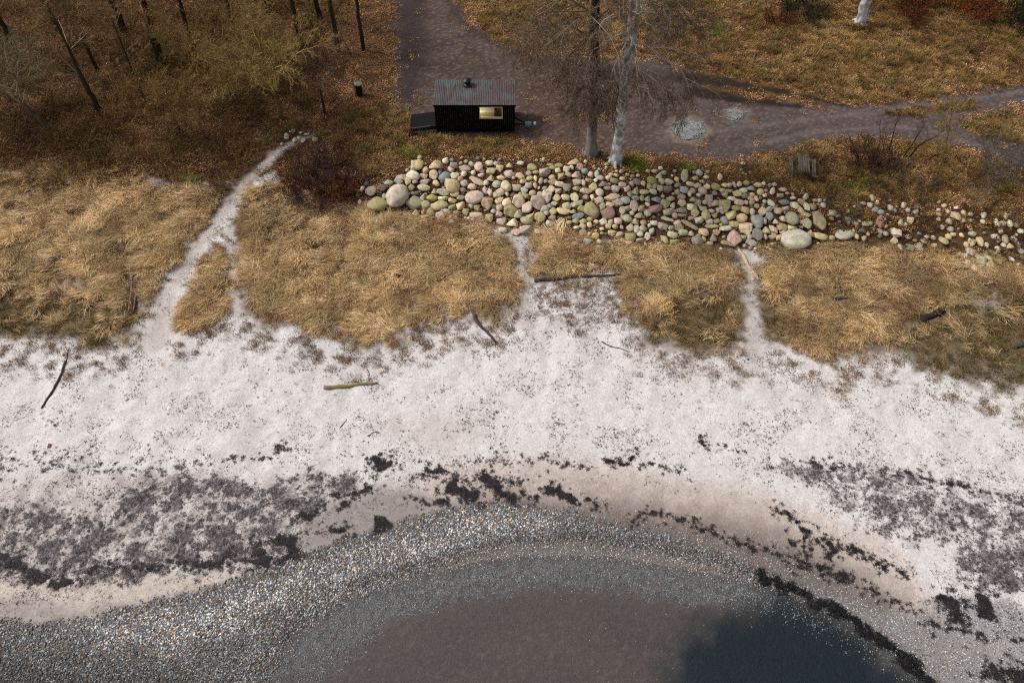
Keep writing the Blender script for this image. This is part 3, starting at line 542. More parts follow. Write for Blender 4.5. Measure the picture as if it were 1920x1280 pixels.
# ================================================================== BOULDER BANK (traced stone by stone: x y w h [turn] colour, in enlarged views of the photo)
S6 = """612 108 36 36 t;590 160 95 80 30 t;740 153 105 85 t;815 130 45 45 w;862 126 35 28 b;882 165 60 55 pd;935 152 28 28 o;1018 157 40 40 g;1075 172 62 70 p;1163 145 60 45 -45 ow;1210 152 40 35 g;1240 182 58 50 t;1316 165 55 50 t;1402 152 55 35 -15 w;1495 180 75 60 o;1815 140 90 45 t;568 233 88 72 40 w;655 198 50 50 t;648 243 60 40 p;724 237 62 70 tp;770 212 28 48 b;855 198 50 40 p;965 188 85 45 p;957 228 45 45 w;808 248 98 58 -30 b;887 243 62 55 wt;1033 222 38 40 w;1095 208 45 30 p;1175 205 75 55 o;1095 240 50 30 p;1172 260 62 55 t;478 250 90 50 15 p;520 278 50 60 t;450 285 60 45 g;578 292 42 36 g;550 330 45 60 o;652 290 75 42 p;742 300 50 50 t;645 338 90 52 wo;870 312 102 108 t;933 270 45 40 pr;960 300 55 62 p;1060 290 118 42 35 tp;1135 300 45 48 p;1022 330 70 48 p;1215 305 60 55 g;1290 317 78 88 wt;1248 262 60 35 t;1315 228 78 55 p;1402 245 72 52 t;1465 228 45 42 p;1522 222 48 30 o;1593 213 80 82 pg;1640 165 60 25 o;1655 187 60 30 o;1700 165 65 35 o;1697 210 45 45 t;1765 192 55 50 p;1803 182 32 40 wb;1868 178 52 52 rp;1840 232 70 65 p;1905 210 50 45 b;1725 245 52 62 o;1778 240 45 40 o;1648 258 50 42 t;1600 290 30 30 g;1655 295 70 38 o;1562 285 35 45 p;1520 268 32 42 t;1475 268 48 35 t;1425 290 50 38 t;1345 262 35 30 p;1375 332 65 55 tg;1432 352 55 48 wb;1468 318 52 50 p;1517 322 35 50 p;1545 343 22 28 w;1640 350 58 52 tw;1710 313 70 50 wp;1765 340 60 65 gd;1845 290 65 55 p;1840 345 70 42 o;1893 300 45 48 p;1702 362 52 52 p;1497 382 52 45 o;1553 392 48 40 gp;1610 400 75 82 p;1682 418 62 48 t;1757 415 65 58 wt;1826 418 58 75 wt;1900 360 60 50 pt;370 300 70 40 g;570 450 120 85 -20 go;335 405 35 55 go;575 380 60 35 do;647 400 50 65 g;730 360 50 52 bt;712 415 85 55 oy;800 375 98 50 wo;795 420 70 45 tw;890 387 60 50 t;950 355 50 38 rd;1125 360 40 52 pb;1162 373 42 52 p;1218 390 60 60 -30 p;1250 370 55 55 45 wo;1297 387 30 35 w;1345 395 35 40 od;1443 405 60 45 o;1040 408 132 105 p;1140 445 92 95 tr;935 415 62 40 pd;870 440 60 42 t;658 470 72 60 to;765 475 130 75 ot;870 490 68 55 o;935 480 62 75 t;785 508 70 45 10 o;1015 482 38 48 gb;1062 490 50 50 o;1240 425 60 50 t;1297 450 72 80 wt;1388 445 88 90 tp;1215 455 38 35 w;1238 490 55 58 p;1185 487 40 35 o;1453 492 88 78 40 p;1535 455 112 95 p;1635 478 60 50 b;1665 465 60 45 o;1765 478 70 58 wo;1845 462 98 52 -35 og;1880 500 65 60 o;1655 525 55 58 o;1737 527 100 52 10 t;1818 522 60 45 o;1590 500 70 50 g;1605 540 40 48 p;1325 525 108 82 -15 o;1235 545 52 52 p;1190 522 40 45 p;1385 540 70 70 go;1485 565 65 65 o;1555 572 78 70 ot;1345 610 100 78 wt;1450 595 88 70 go;1255 598 75 60 pg;1160 570 60 65 o;1055 555 95 55 tp;580 545 50 60 o;703 528 60 65 o;640 528 30 45 o;655 580 52 55 o;775 568 68 65 p;898 538 55 32 o;975 525 52 62 o;830 525 60 40 ow;720 580 35 35 p;860 615 45 45 bw;1033 595 48 32 rt;1632 622 58 50 p;1650 575 55 40 pd;1855 562 90 40 b;1715 605 65 50 o;1785 615 48 38 t;1835 605 50 42 o;1893 605 55 45 to;1890 645 50 40 p;1840 655 45 30 w;1890 690 55 50 o;1535 685 42 58 wo;1265 675 60 50 p;1370 695 70 50 p;1445 668 90 75 p;1905 755 40 55 bw;235 365 80 65 pd;165 345 30 40 w;145 455 35 45 p;320 340 65 50 d;195 300 35 40 d"""
S7 = """295 240 38 55 bw;245 240 50 45 rp;325 267 60 42 p;390 270 50 40 wt;407 243 40 25 p;435 292 62 45 o;498 275 45 30 t;233 290 60 32 o;285 290 32 32 w;345 312 95 55 -30 pd;395 320 25 25 r;265 340 62 58 t;318 382 60 62 p;378 352 62 35 og;445 350 62 65 pg;500 322 55 58 p;540 352 60 52 -30 p;577 317 45 48 tp;620 300 48 55 db;665 312 45 42 t;732 288 68 62 oy;805 195 38 38 w;795 250 55 55 wo;830 230 40 35 o;755 218 45 30 t;997 255 52 80 go;1115 230 52 48 bg;1080 273 48 35 to;1168 267 45 32 pw;1280 267 40 45 tw;935 283 38 45 ot;872 297 65 52 gp;812 300 50 42 p;865 355 65 65 dg;803 347 50 52 tp;715 335 38 50 to;760 335 38 55 o;748 380 50 50 gw;605 370 55 62 to;560 393 42 50 bg;675 382 75 40 ow;210 372 95 48 10 td;415 420 118 45 -12 tp;312 445 70 52 p;208 425 50 42 pd;260 425 35 50 t;525 445 74 58 30 gb;605 427 60 40 pd;655 430 35 45 o;703 430 50 60 g;773 437 76 54 25 bg;845 468 75 62 go;885 433 62 40 t;972 420 60 50 rp;942 382 50 48 og;995 362 60 60 gb;1037 395 35 52 wp;1060 370 42 45 p;1100 333 55 45 go;1040 320 62 40 tp;1138 300 50 28 o;945 328 60 40 pd;1145 368 65 58 pt;1175 340 50 45 wt;1110 405 48 30 30 wb;1065 437 52 50 to;1107 460 48 58 gd;1195 425 60 85 pd;1240 392 40 48 b;1245 342 68 52 o;1165 463 45 35 ow;1235 470 74 54 -35 gt;1320 475 95 100 o;1320 402 50 48 to;1300 372 50 40 to;1345 372 70 35 to;1318 328 50 38 t;1357 328 38 38 p;1395 325 28 45 p;1375 437 60 42 w;1418 392 72 44 25 to;1437 460 75 52 tp;1490 465 42 38 p;1478 412 48 40 dp;1467 370 60 40 tw;1435 322 42 45 ow;1490 313 45 40 o;1527 352 70 48 gb;1582 328 60 38 pt;1628 318 28 32 wp;1603 382 50 48 to;1640 412 35 35 wt;1700 378 42 48 w;1782 365 60 35 to;1767 407 60 42 to;1795 458 78 45 bd;1865 432 48 35 tp;1880 488 55 70 ow;1810 508 58 48 pr;1750 532 62 55 p;1722 500 58 32 -35 o;1690 465 48 62 ow;1638 458 35 32 wb;1570 435 32 48 p;1538 400 38 32 t;1520 430 40 35 t;1538 460 45 48 ot;1575 492 40 45 o;1535 502 35 30 d;1485 525 58 68 ot;1538 540 42 48 p;1410 508 75 42 ot;1293 505 52 52 p;1262 525 28 40 p;1213 537 48 35 wb;1145 515 55 45 go;1045 495 50 55 w;1075 500 45 60 o;975 470 62 48 tw;905 483 48 55 wo;968 522 118 50 3 pd;870 537 82 62 go;768 510 95 75 r;700 480 40 38 pw;700 540 55 75 gb;652 507 52 72 to;592 492 65 75 pw;575 548 38 42 p;540 508 62 52 go;500 530 48 60 go;462 465 85 60 10 pd;400 485 60 52 t;340 492 45 62 go;382 548 108 84 dr;530 588 66 74 -35 og;630 565 70 48 10 pt;600 612 75 60 tp;465 612 58 58 p;405 620 40 55 o;345 615 60 50 wg;238 600 45 40 o;240 648 42 48 t;290 620 40 35 t;385 650 45 55 to;442 658 48 40 t;492 660 28 38 p;560 668 55 52 go;612 675 42 70 gw;665 675 55 58 gp;640 718 50 48 gw;700 738 45 55 gw;735 698 40 52 g;755 632 52 48 gw;668 630 50 45 to;717 650 30 35 g;825 655 78 62 pd;890 672 45 45 go;938 628 55 42 p;953 668 65 60 td;985 705 64 62 -30 go;902 725 75 58 ow;920 783 74 56 oy;840 760 42 85 o;858 600 115 30 38 og;985 568 82 30 pt;918 570 45 45 rp;1040 645 135 40 42 dt;1060 590 62 40 p;1080 550 62 48 t;1118 602 70 62 w;1170 563 68 75 t;1240 573 45 38 o;1297 543 42 35 tp;1195 613 58 45 gp;1260 615 55 42 o;1320 607 68 58 30 gb;1372 563 80 74 t;1457 585 80 60 t;1580 613 86 106 gb;1620 530 65 58 pt;1675 520 48 42 gb;1677 573 58 55 bg;1638 608 35 55 g;1725 610 50 55 pw;1785 592 48 42 tw;1780 655 76 66 tr;1862 665 74 50 wt;1648 680 76 76 wo;1708 675 52 74 tp;1580 720 80 90 gd;1522 740 45 50 g;1472 748 52 60 og;1490 665 102 96 tp;1397 640 78 58 to;1330 675 88 48 -15 wg;1215 655 100 35 go;1285 645 30 30 t;1255 700 58 48 to;1155 700 66 70 t;1225 745 60 65 dg;1100 770 86 80 dg;1045 712 70 48 -10 pw;1150 755 35 45 o;1105 735 45 30 o;1200 795 50 38 t;1325 788 68 45 o;1640 740 38 45 pt;1700 735 62 45 to;1755 745 50 65 tp;1790 700 60 40 gp;1530 790 85 50 g;565 740 75 65 o;645 765 70 40 og;550 790 50 35 t;600 835 35 30 t;285 735 55 45 to;315 785 40 40 t;315 828 65 35 gd;415 710 60 45 t;475 720 60 40 tp;338 680 40 30 t;125 800 70 40 tr;860 815 35 25 o"""
S8 = """260 600 66 75 og;285 675 65 65 td;215 628 42 28 p;210 590 25 40 t;250 537 72 42 to;215 435 55 42 to;250 403 45 42 bw;205 500 45 65 ot;256 470 42 65 wo;305 475 45 50 o;318 432 35 28 o;353 432 38 30 wb;397 434 32 25 bw;383 467 42 40 bw;368 705 100 58 5 t;457 525 58 52 tg;450 570 35 35 g;500 548 38 40 o;448 715 45 40 to;570 572 48 55 bo;570 512 40 32 to;655 490 38 38 og;687 455 45 28 p;740 468 42 40 gw;755 418 34 45 wt;800 447 28 35 w;845 475 30 35 gw;780 502 44 40 30 bg;826 520 52 38 b;895 485 38 52 tg;928 507 35 42 db;998 470 42 42 wp;1030 505 35 35 g;1095 487 42 35 p;1092 518 48 40 p;1053 572 50 52 tw;978 602 45 48 tw;1012 608 28 35 g;940 665 72 82 wp;817 598 58 70 r;868 570 30 28 t;720 603 75 42 og;628 605 52 38 wp;660 583 28 28 w;683 658 60 35 db;768 648 30 38 g;815 662 42 50 gp;858 678 40 45 p;820 700 38 35 bg;725 685 30 35 t;697 720 35 42 tw;637 700 38 55 t;612 660 25 25 w;860 630 35 35 p;925 738 52 48 tp;985 697 40 30 o;1035 705 50 38 tp;970 790 40 45 w;1048 785 64 62 og;1120 785 66 62 gp;1155 738 38 45 tp;1180 708 42 35 ow;1225 715 35 32 ow;1233 773 48 38 tp;1120 680 35 30 b;1307 735 55 70 ot;1345 705 42 45 t;1380 688 45 32 pt;1405 547 58 78 tp;1403 490 32 28 w;1460 527 42 42 to;1510 532 48 42 wt;1453 587 45 42 to;1513 585 28 28 o;1548 560 28 30 o;1612 547 42 50 bw;1605 590 32 40 pt;1347 590 45 42 pt;1268 540 42 28 p;1270 573 35 30 pw;1293 635 35 35 p;1360 650 45 45 pd;1445 695 32 35 t;1525 685 55 42 go;1525 740 55 55 t;1585 745 48 72 t;1633 775 38 42 pt;1480 770 38 45 t;1508 825 66 62 pw;1470 852 52 48 wb;1430 845 30 32 p;1550 850 50 38 to;1605 820 62 70 ot;1680 828 68 40 oy;1648 865 62 62 wo;1595 885 74 82 go;1538 890 50 48 og;1663 925 68 65 ot;1725 885 55 50 y;1485 910 60 50 wo;1540 950 55 60 t;1580 945 50 50 t;1645 965 35 30 w;1720 805 42 48 tw;1715 600 45 60 gw;1760 605 45 45 pg;1813 605 45 55 wo;1740 655 35 60 ot;1780 555 35 45 pt;1860 620 35 40 t;1897 667 45 45 wp;1862 695 25 25 p;1845 730 42 50 wp;1705 708 48 50 wp;1780 725 50 55 pt;1812 775 58 60 to;1880 770 30 48 p;1900 820 42 50 gp;1825 880 30 45 wp;1765 770 35 40 p;1725 735 40 40 p"""
stones = []
for S, k, u0, v0 in ((S6, 4.174, 640, 270), (S7, 4.267, 1050, 270), (S8, 4.085, 1450, 270)):
    for e in S.split(';'):
        t = e.split(); q = [float(a) for a in t[:-1]]
        stones.append([u0 + q[0] / k, v0 + q[1] / k, q[2] / k * 1.14, q[3] / k * 1.14, q[4] if len(q) > 4 else random.uniform(-12, 12), t[-1]])
GRP = 'boulders of the stone bank'
# the ones that stand out
SPECIAL = [(745.4, 361, 42, 46, 15, 'gp', 'big smooth lilac grey boulder at the bank end beside the brown bush', ('r', 0)), (708.5, 382, 41, 29, -8, 'oo', 'broad flat olive boulder lying outermost at the bank end beside the brown bush', ('r', 1)),
           (1109.8, 392, 31, 31, 0, 'odo', 'large round dark olive boulder in the middle of the stone bank', ('r', 2)), (1492, 447, 56, 40, 0, 'wg', 'huge pale grey boulder at the foot of the stone bank', ('r', 3)),
           (1535.6, 412, 26, 40, 0, 'td', 'tall brownish boulder standing above the huge pale one', ('a', 1)), (1486, 407, 26, 28, 0, 'go', 'large grey green boulder just above the huge pale one', ('r', 5)),
           (1378, 446, 28, 36, 25, 'rp', 'reddish triangular slab at the head of the sandy gap with the forked branch', ('a', 2)), (1584.6, 439, 36, 20, 0, 'wgg', 'flat sand covered pale boulder next to the huge pale one', ('r', 6)), (1101.5, 452, 18, 14, 20, 'bw', 'isolated bluish boulder in the dry grass below the bank', ('a', 3))]
for u, v, w, h, ro, c, lab, sh in SPECIAL: add_boulder(u, v, w, h, ro, c, label=lab, group=GRP, shape=sh, sink=.45 if w > 25 else .3)
stones = [s for s in stones if all(math.hypot(s[0] - q[0], (s[1] - q[1]) * 1.2) > (q[2] + q[3]) * .25 for q in SPECIAL)]
stones.sort(key=lambda s: -s[2] * s[3])
def bank_place(u, v):
    if u > 1552: return 'in the scrub ' + ('near the slender yellowish tree' if 1700 < u < 1800 else ('nearest the picnic table' if u <= 1700 else 'below the grey thicket'))
    t_ = np.interp(u, [690, 770, 1080, 1250, 1450, 1552], [335, 296, 296, 315, 350, 375]); b_ = np.interp(u, [690, 900, 1000, 1150, 1300, 1552], [402, 412, 432, 455, 466, 470]); q = (v - t_) / (b_ - t_)
    row = 'along the upper edge' if q < .25 else ('along the foot' if q > .75 else 'in the middle')
    nb = next(t for lim, t in ((765, 'beside the brown bush'), (825, 'below the cabin deck'), (905, 'below the cabin'), (975, 'below the cabin window'), (1030, 'below the trailer hitch'), (1085, 'between cabin and trees'), (1135, 'below the dark trunk'), (1180, 'below the pale trunk'), (1235, 'below the green moss'), (1300, 'below the pale gravel heap'), (1365, 'below the dull gravel heap'), (1425, 'below the fireplace ring'), (1475, 'near the fireplace'), (9999, 'below the picnic table')) if u < lim)
    return '%s of the bank %s' % (row, nb)
for i, (u, v, w, h, ro, c) in enumerate(stones[:280]):
    sz = 'large' if w * h > 300 else ('middling' if w * h > 170 else 'small')
    ang = random.random() < .78; sh = ('a', random.randrange(7)) if ang else ('r', random.randrange(9)); form = 'long' if max(w, h) > 1.7 * min(w, h) else ('blocky' if ang else 'round')
    add_boulder(u, v, w, h, ro, c, label='%s %s %s boulder %s' % (sz, form, CNAME[c[0]], bank_place(u, v)), group=GRP, shape=sh)
def joined_stones(name, lst, label, cat, sink=.35):
    VV = []; FF = []; CC = []; n = 0
    for (u, v, w, h, ro, c) in lst:
        loc, e, sc = stone_xf(u, v, w, h, ro, sink); P = random.choice(LOWR) * np.array(sc); M = np.array(Euler(e).to_matrix()); P = P @ M.T + np.array(loc)
        VV.append(P); FF.append(IF1 + n); n += len(P); CC.append(np.tile(colour_of(c), (len(P), 1)))
    o = new_mesh(name, np.concatenate(VV), np.concatenate(FF), MAT_STONE_V, True, np.concatenate(CC)); return tag(o, label, cat, kind='stuff')
LOWR = [stone_shape(IV1, 400 + i, i % 3 == 0) for i in range(10)]
small = stones[280:]
# fillers wedged between the traced ones
fx = []
pool = stones + [list(s[:6]) for s in SPECIAL]
cu_ = rng.uniform(690, 1920, 2600); cv_ = rng.uniform(295, 505, 2600); cp_ = Gv(cu_, cv_); zr_ = Z['riprap'](cp_[0], cp_[1]); zs_ = Z['scree'](cp_[0], cp_[1])
for i in range(2600):
    u, v = cu_[i], cv_[i]
    if zr_[i] < .6 and not (zs_[i] > .5 and random.random() < .18): continue
    w = random.uniform(6, 10); h = w * random.uniform(.7, 1)
    if any(abs(u - s[0]) < (s[2] + w) * .40 and abs(v - s[1]) < (s[3] + h) * .40 for s in pool): continue
    s = [u, v, w, h, random.uniform(-40, 40), random.choice(['o', 't', 'p', 'g', 'd', 'to', 'pd', 'od'])]; pool.append(s); fx.append(s)
joined_stones('rubble', small + fx, 'small stones filling the gaps of the boulder bank', 'rubble')
print('stones', len(stones), 'fill', len(fx))
# loose stones by the path and round the fireplace, gravel heaps, molehills
for i, (X, Y, w, h, c) in enumerate([(672, 985, 42, 42, 'wg'), (630, 1022, 42, 50, 'wg'), (735, 995, 24, 18, 'w'), (722, 1034, 30, 32, 'wg'), (690, 1050, 34, 38, 'wg'), (757, 1055, 38, 50, 'g'), (595, 1080, 26, 26, 'g'), (782, 1006, 46, 22, 'gp'), (845, 1045, 46, 40, 'o')]):
    add_boulder(380 + X / 4, Y / 4, w / 4, h / 4, 0, c, 'stone', ['%s stone at the woodland end of the sandy path' % q for q in ('hollow-topped white', 'tall pale', 'tiny white', 'small round white', 'squat white', 'upright mottled grey', 'outlying little grey', 'flat pinkish', 'dull olive')][i], 'stone', 'stones at the path end')
for i, (X, Y, w, h, c) in enumerate([(1465, 160, 44, 40, 'bw'), (1452, 208, 26, 28, 'go'), (1465, 236, 26, 24, 'tp'), (1491, 243, 28, 24, 'p'), (1521, 230, 32, 30, 'tp'), (1507, 262, 26, 14, 'k'), (1482, 196, 22, 20, 'd')]):
    add_boulder(1050 + X / 4.267, 270 + Y / 4.267, w / 4.267, h / 4.267, 0, c, 'stone', 'bluish white stone just above the little fireplace ring' if i == 0 else ['', 'greenish', 'pale tan', 'pinkish', 'broad tan', 'charred black', 'dark grey'][i] + ' stone of the fireplace ring near the picnic table', 'stone', 'fireplace stones')
MAT_SOIL = plain('dark_mole_soil', alb(52, 42, 44), .95, .4, 14, .6)
for i, (u, v, w) in enumerate([(707, 255, 11), (733, 251, 10), (752, 259, 8), (733, 253.5, 0)]):
    if not w: continue
    p = G(u, v); r_ = w / 2 / pxm(u, v); V = IV1[IV1[:, 2] > -.55].copy(); keep = np.where(IV1[:, 2] > -.55)[0]; mp_ = {k: j for j, k in enumerate(keep)}
    Fm = [tuple(mp_[q] for q in f) for f in IF1 if all(q in mp_ for q in f)]
    V = V * np.array([r_, r_, r_ * .6]) * (1 + .25 * (fbm(V[:, 0] * 3 + i, V[:, 1] * 3, 1, 3, i) - .5))[:, None]
    o = new_mesh('molehill', V, Fm, MAT_SOIL, True); o.location = (p[0], p[1], p[2] + .03); tag(o, 'small dark molehill in the grass beside the cabin deck', 'molehill', 'molehills')
def heap(u, v, wpx, hgt, c1, c2, label, seed):
    p = G(u, v); r_ = wpx / 2 / pxm(u, v); k = 40; rings = 14; V = []; Fm = []
    for i in range(rings + 1):
        t = i / rings
        for j in range(k):
            a = 2 * math.pi * j / k; rr_ = r_ * t * (1 + .14 * math.sin(2 * a + seed) + .07 * math.sin(5 * a + seed * 2)); X = p[0] + rr_ * math.cos(a); Y = p[1] + rr_ * math.sin(a) * .92
            zz = hgt * (1 - t ** 1.6) * (.8 + .4 * float(fbm(X * 1., Y * 1., 2.2, 3, seed))) + .02 * (1 - t) - .03 * t; V.append((X, Y, float(H(X, Y)) + zz))
    for i in range(rings):
        for j in range(k): Fm.append((i * k + j, i * k + (j + 1) % k, (i + 1) * k + (j + 1) % k, (i + 1) * k + j))
    o = new_mesh('gravel_heap', V, Fm, plain('gravel_heap_%d' % seed, c1, .95, .35, 22, .9, c2=c2, s2=2.5), True); return tag(o, label, 'gravel heap', 'gravel heaps on the track')
heap(1290, 244, 50, .16, alb(150, 152, 152), alb(122, 116, 110), 'pale grey gravel heap spread on the track beside the large trees', 3)
heap(1380, 215, 36, .12, alb(116, 116, 118), alb(98, 90, 90), 'smaller dull grey gravel heap further along the track', 5)

# ================================================================== HUT ON A TRAILER
pL = G(819, 250); pR = G(964.5, 250); yF = float((pL[1] + pR[1]) / 2); zg = float((pL[2] + pR[2]) / 2); cx = float((pL[0] + pR[0]) / 2); LEN = float(pR[0] - pL[0])
def z_at(v, y0):                                  # height seen at photo row v at distance y0
    return float(on_y(960, v, y0)[2])
zT = z_at(196.5, yF) - zg; W_ = 2.5; zB = z_at(150, yF + W_ + .05) - zg
print('hut', LEN, W_, zT, zB, 'at', cx, yF, zg)
hut = empty('cabin', (cx, yF, zg)); tag(hut, 'black wooden cabin on a trailer with lit window and chimney', 'cabin')
BLK = plain('black_tarred_boards', alb(8, 7, 8), .95, .35, 5, .2, stretch=(1, 1, .12), spec=.08)
MAT_ROOF = plain('roof_boards', alb(92, 77, 78), .85, .55, 4.5, .3, stretch=(6, .3, 1), c2=alb(92, 98, 98), s2=.9)
INW = plain('light_wood_lining', alb(200, 186, 152), .6, .15, 4, .1, stretch=(.2, 1, 6)); hl = LEN / 2; zf = .38
def sx(u): return float(on_y(u, 210, yF)[0]) - cx
wx0, wx1 = sx(898.5), sx(942.3); wz0 = z_at(221.8, yF) - zg; wz1 = z_at(200.2, yF) - zg
mb = MB()                                         # outer boards, front wall split round the window
def boards(x0, x1, z0, z1, y0, front=True):
    n = max(1, int(round((x1 - x0) / .125)))
    for i in range(n):
        a_ = x0 + (x1 - x0) * i / n; b_ = x0 + (x1 - x0) * (i + 1) / n; d = random.uniform(0, .003)
        if front: mb.box(a_ + .004, b_ - .004, y0 - .022 - d, y0, z0, z1)
        else: mb.box(a_ + .004, b_ - .004, y0, y0 + .022 + d, z0, z1)
boards(-hl, wx0, zf - .2, zT, 0); boards(wx1, hl, zf - .2, zT, 0); boards(wx0, wx1, wz1, zT, 0); boards(wx0, wx1, zf - .2, wz0, 0)
fw = mb.build('front_wall', BLK, hut)
mb = MB(); boards(-hl, hl, zf - .2, zB - .12, W_, False); mb.build('back_wall', BLK, hut)
for s_ in (-1, 1):
    mb = MB(); n = 20
    for i in range(n):
        y0 = W_ * i / n; y1 = W_ * (i + 1) / n; zt = zT + (zB - zT) * y0 / W_ - .05; xx = s_ * hl
        mb.box(min(xx, xx + s_ * .022), max(xx, xx + s_ * .022), y0 + .004, y1 - .004, zf - .2, zt)
    mb.build('side_wall', BLK, hut)
mb = MB()                                         # timber core behind the boards
t_ = .09
mb.box(-hl + .01, wx0, 0.003, t_, zf, zT - .06); mb.box(wx1, hl - .01, .003, t_, zf, zT - .06); mb.box(wx0, wx1, .003, t_, wz1, zT - .06); mb.box(wx0, wx1, .003, t_, zf, wz0)
mb.box(-hl + .01, hl - .01, W_ - t_, W_ - .003, zf, zT - .08); mb.box(-hl + .003, -hl + t_, t_ + .002, W_ - t_ - .002, zf, zT - .08); mb.box(hl - t_, hl - .003, t_ + .002, W_ - t_ - .002, zf, zT - .08); mb.box(-hl + .02, hl - .02, .02, W_ - .02, zf - .12, zf - .003)
mb.build('wall_core', INW, hut)
mb = MB(); mb.box(wx0 - .7, hl - t_ - .005, W_ * .55, W_ * .55 + .04, zf + .002, zT - .1)             # inner partition wall, boarded
for i in range(14): zz = zf + .1 + i * .13; mb.box(wx0 - .7, hl - t_ - .006, W_ * .55 - .012, W_ * .55, zz, zz + .118)
lin_ = mb.build('lining', INW, hut)
DKW = plain('dark_slats', alb(88, 70, 46), .7, .2, 6, .1)
mb = MB(); bx0 = wx0 + (wx1 - wx0) * .70
for i in range(7): xx = bx0 + i * .068; mb.box(xx, xx + .018, W_ * .55 - .14, W_ * .55 - .12, wz0 - .75, wz0 + .22)
mb.box(bx0 - .01, bx0 + .45, W_ * .55 - .15, W_ * .55 - .11, wz0 + .22, wz0 + .25); mb.box(bx0 - .01, bx0 + .45, W_ * .55 - .15, W_ * .55 - .11, zf, zf + .05)
mb.build('heater_guard', DKW, hut)
mb = MB(); mb.box(wx0 - .6, bx0 - .1, t_ + .5, W_ * .55 - .02, zf + .75, zf + .82); mb.box(wx0 - .6, bx0 - .1, t_ + .5, t_ + .53, zf + .02, zf + .75); mb.build('bench', INW, hut)
win = MB(); fwid = .05
win.box(wx0, wx1, -.03, .095, wz1 - fwid, wz1 - .002); win.box(wx0, wx0 + fwid, -.03, .095, wz0 + .002, wz1 - fwid); win.box(wx1 - fwid, wx1, -.03, .095, wz0 + .002, wz1 - fwid)
wf = win.build('window', INW, hut)
MB().box(wx0 + .002, wx1 - .002, -.07, .094, wz0 + .004, wz0 + .06).build('sill', plain('pale_sill', alb(214, 196, 150), .5, .1), wf)
gm, gnt, gb = new_mat('window_glass'); gnt.nodes.remove(gb); t1 = N(gnt, 'BsdfTransparent'); t1.inputs[0].default_value = (.93, .95, .94, 1); g1 = N(gnt, 'BsdfGlossy'); g1.inputs['Roughness'].default_value = .03; f1 = N(gnt, 'Fresnel'); f1.inputs[0].default_value = 1.35; mm = N(gnt, 'MixShader')
gnt.links.new(f1.outputs[0], mm.inputs[0]); gnt.links.new(t1.outputs[0], mm.inputs[1]); gnt.links.new(g1.outputs[0], mm.inputs[2]); gnt.links.new(mm.outputs[0], gnt.nodes['Material Output'].inputs[0])
MB().box(wx0 + fwid, wx1 - fwid, .03, .04, wz0 + .06, wz1 - fwid).build('pane', gm, wf)
ll = bpy.data.lights.new('cabin_fill_light', 'POINT'); ll.energy = 34; ll.color = (1, .92, .8); ll.shadow_soft_size = .12  # warm point light added indoors to make the window look lit; no lamp visible
lo = bpy.data.objects.new('window_fill_light', ll); col.objects.link(lo); lo.parent = hut; lo.location = (wx0 - .25, .45, zT - .45)
ov = .07                                          # roof: ribbed boards on a slope
sl_ = (zB - zT) / W_; Mroof = Matrix.Translation((0, 0, zT)) @ Euler((math.atan(sl_), 0, 0)).to_matrix().to_4x4(); ln = math.hypot(W_, zB - zT)
mb = MB(); mb.box(-hl - ov, hl + ov, -.06, ln + .03, -.05, 0.0, Mroof)
n = 46
for i in range(n):
    a_ = -hl - ov + (LEN + 2 * ov) * i / n; wd = (LEN + 2 * ov) / n; mb.box(a_ + wd * .12, a_ + wd * .72, -.066, ln + .034, -.001, .022 + random.uniform(0, .006), Mroof)
roof = mb.build('roof', MAT_ROOF, hut)
mb = MB(); mb.box(-hl - ov - .012, hl + ov + .012, -.085, -.066, -.11, .012, Mroof); mb.build('fascia', BLK, roof)
cu = (877.5 - 892) / 145 * LEN; cy = W_ * .80; cz = zT + sl_ * cy; CH = plain('chimney_steel', alb(34, 42, 46), .45, .3, 6, .1, spec=.5, metal=.6)
mb = MB(); mb.lathe([(.34, -.06), (.34, .045), (.24, .07), (.18, .12), (.18, .30), (.17, .31)], 20, (cu, cy, cz)); ch = mb.build('chimney', CH, hut, False)
mb = MB(); mb.lathe([(.08, .28), (.08, .36), (.29, .36), (.295, .39), (.16, .48), (.02, .52)], 20, (cu, cy, cz)); mb.build('chimney_cap', CH, ch)
# deck, hitch, wheels, legs
def hl_pt(u, v, zz): xx, yy = plane(u, v, zg + zz); return Vector((float(xx) - cx, float(yy) - yF, zz))
DECK = plain('dark_deck_boards', alb(24, 19, 21), .9, .4, 5, .3, stretch=(.3, 2, 1))
mb_ = empty('deck', (0, 0, 0)); mb_.name = 'deck'; tag(mb_, None)
A, B_, Cc, D = hl_pt(771.5, 215, .42), hl_pt(819.5, 208.5, .42), hl_pt(820, 236, .42), hl_pt(769, 240.5, .42)
bpy.data.objects.remove(mb_)
dk = MB(); n = 10
for i in range(n):
    s0, s1 = i / n + .006, (i + 1) / n - .006; j0 = random.uniform(-.03, .02)
    q = [A.lerp(D, s0) + Vector((j0, 0, 0)), B_.lerp(Cc, s0), B_.lerp(Cc, s1), A.lerp(D, s1) + Vector((j0, 0, 0))]
    dk.add([v for v in q] + [v - Vector((0, 0, .04)) for v in q], [(0, 3, 2, 1), (4, 5, 6, 7), (0, 1, 5, 4), (1, 2, 6, 5), (2, 3, 7, 6), (3, 0, 4, 7)])
deck = dk.build('deck', DECK, hut)
A2, B2, C2, D2 = hl_pt(768.5, 242.5, .2), hl_pt(818, 239.5, .2), hl_pt(820.5, 247, .2), hl_pt(766.5, 252, .2)
st = MB()
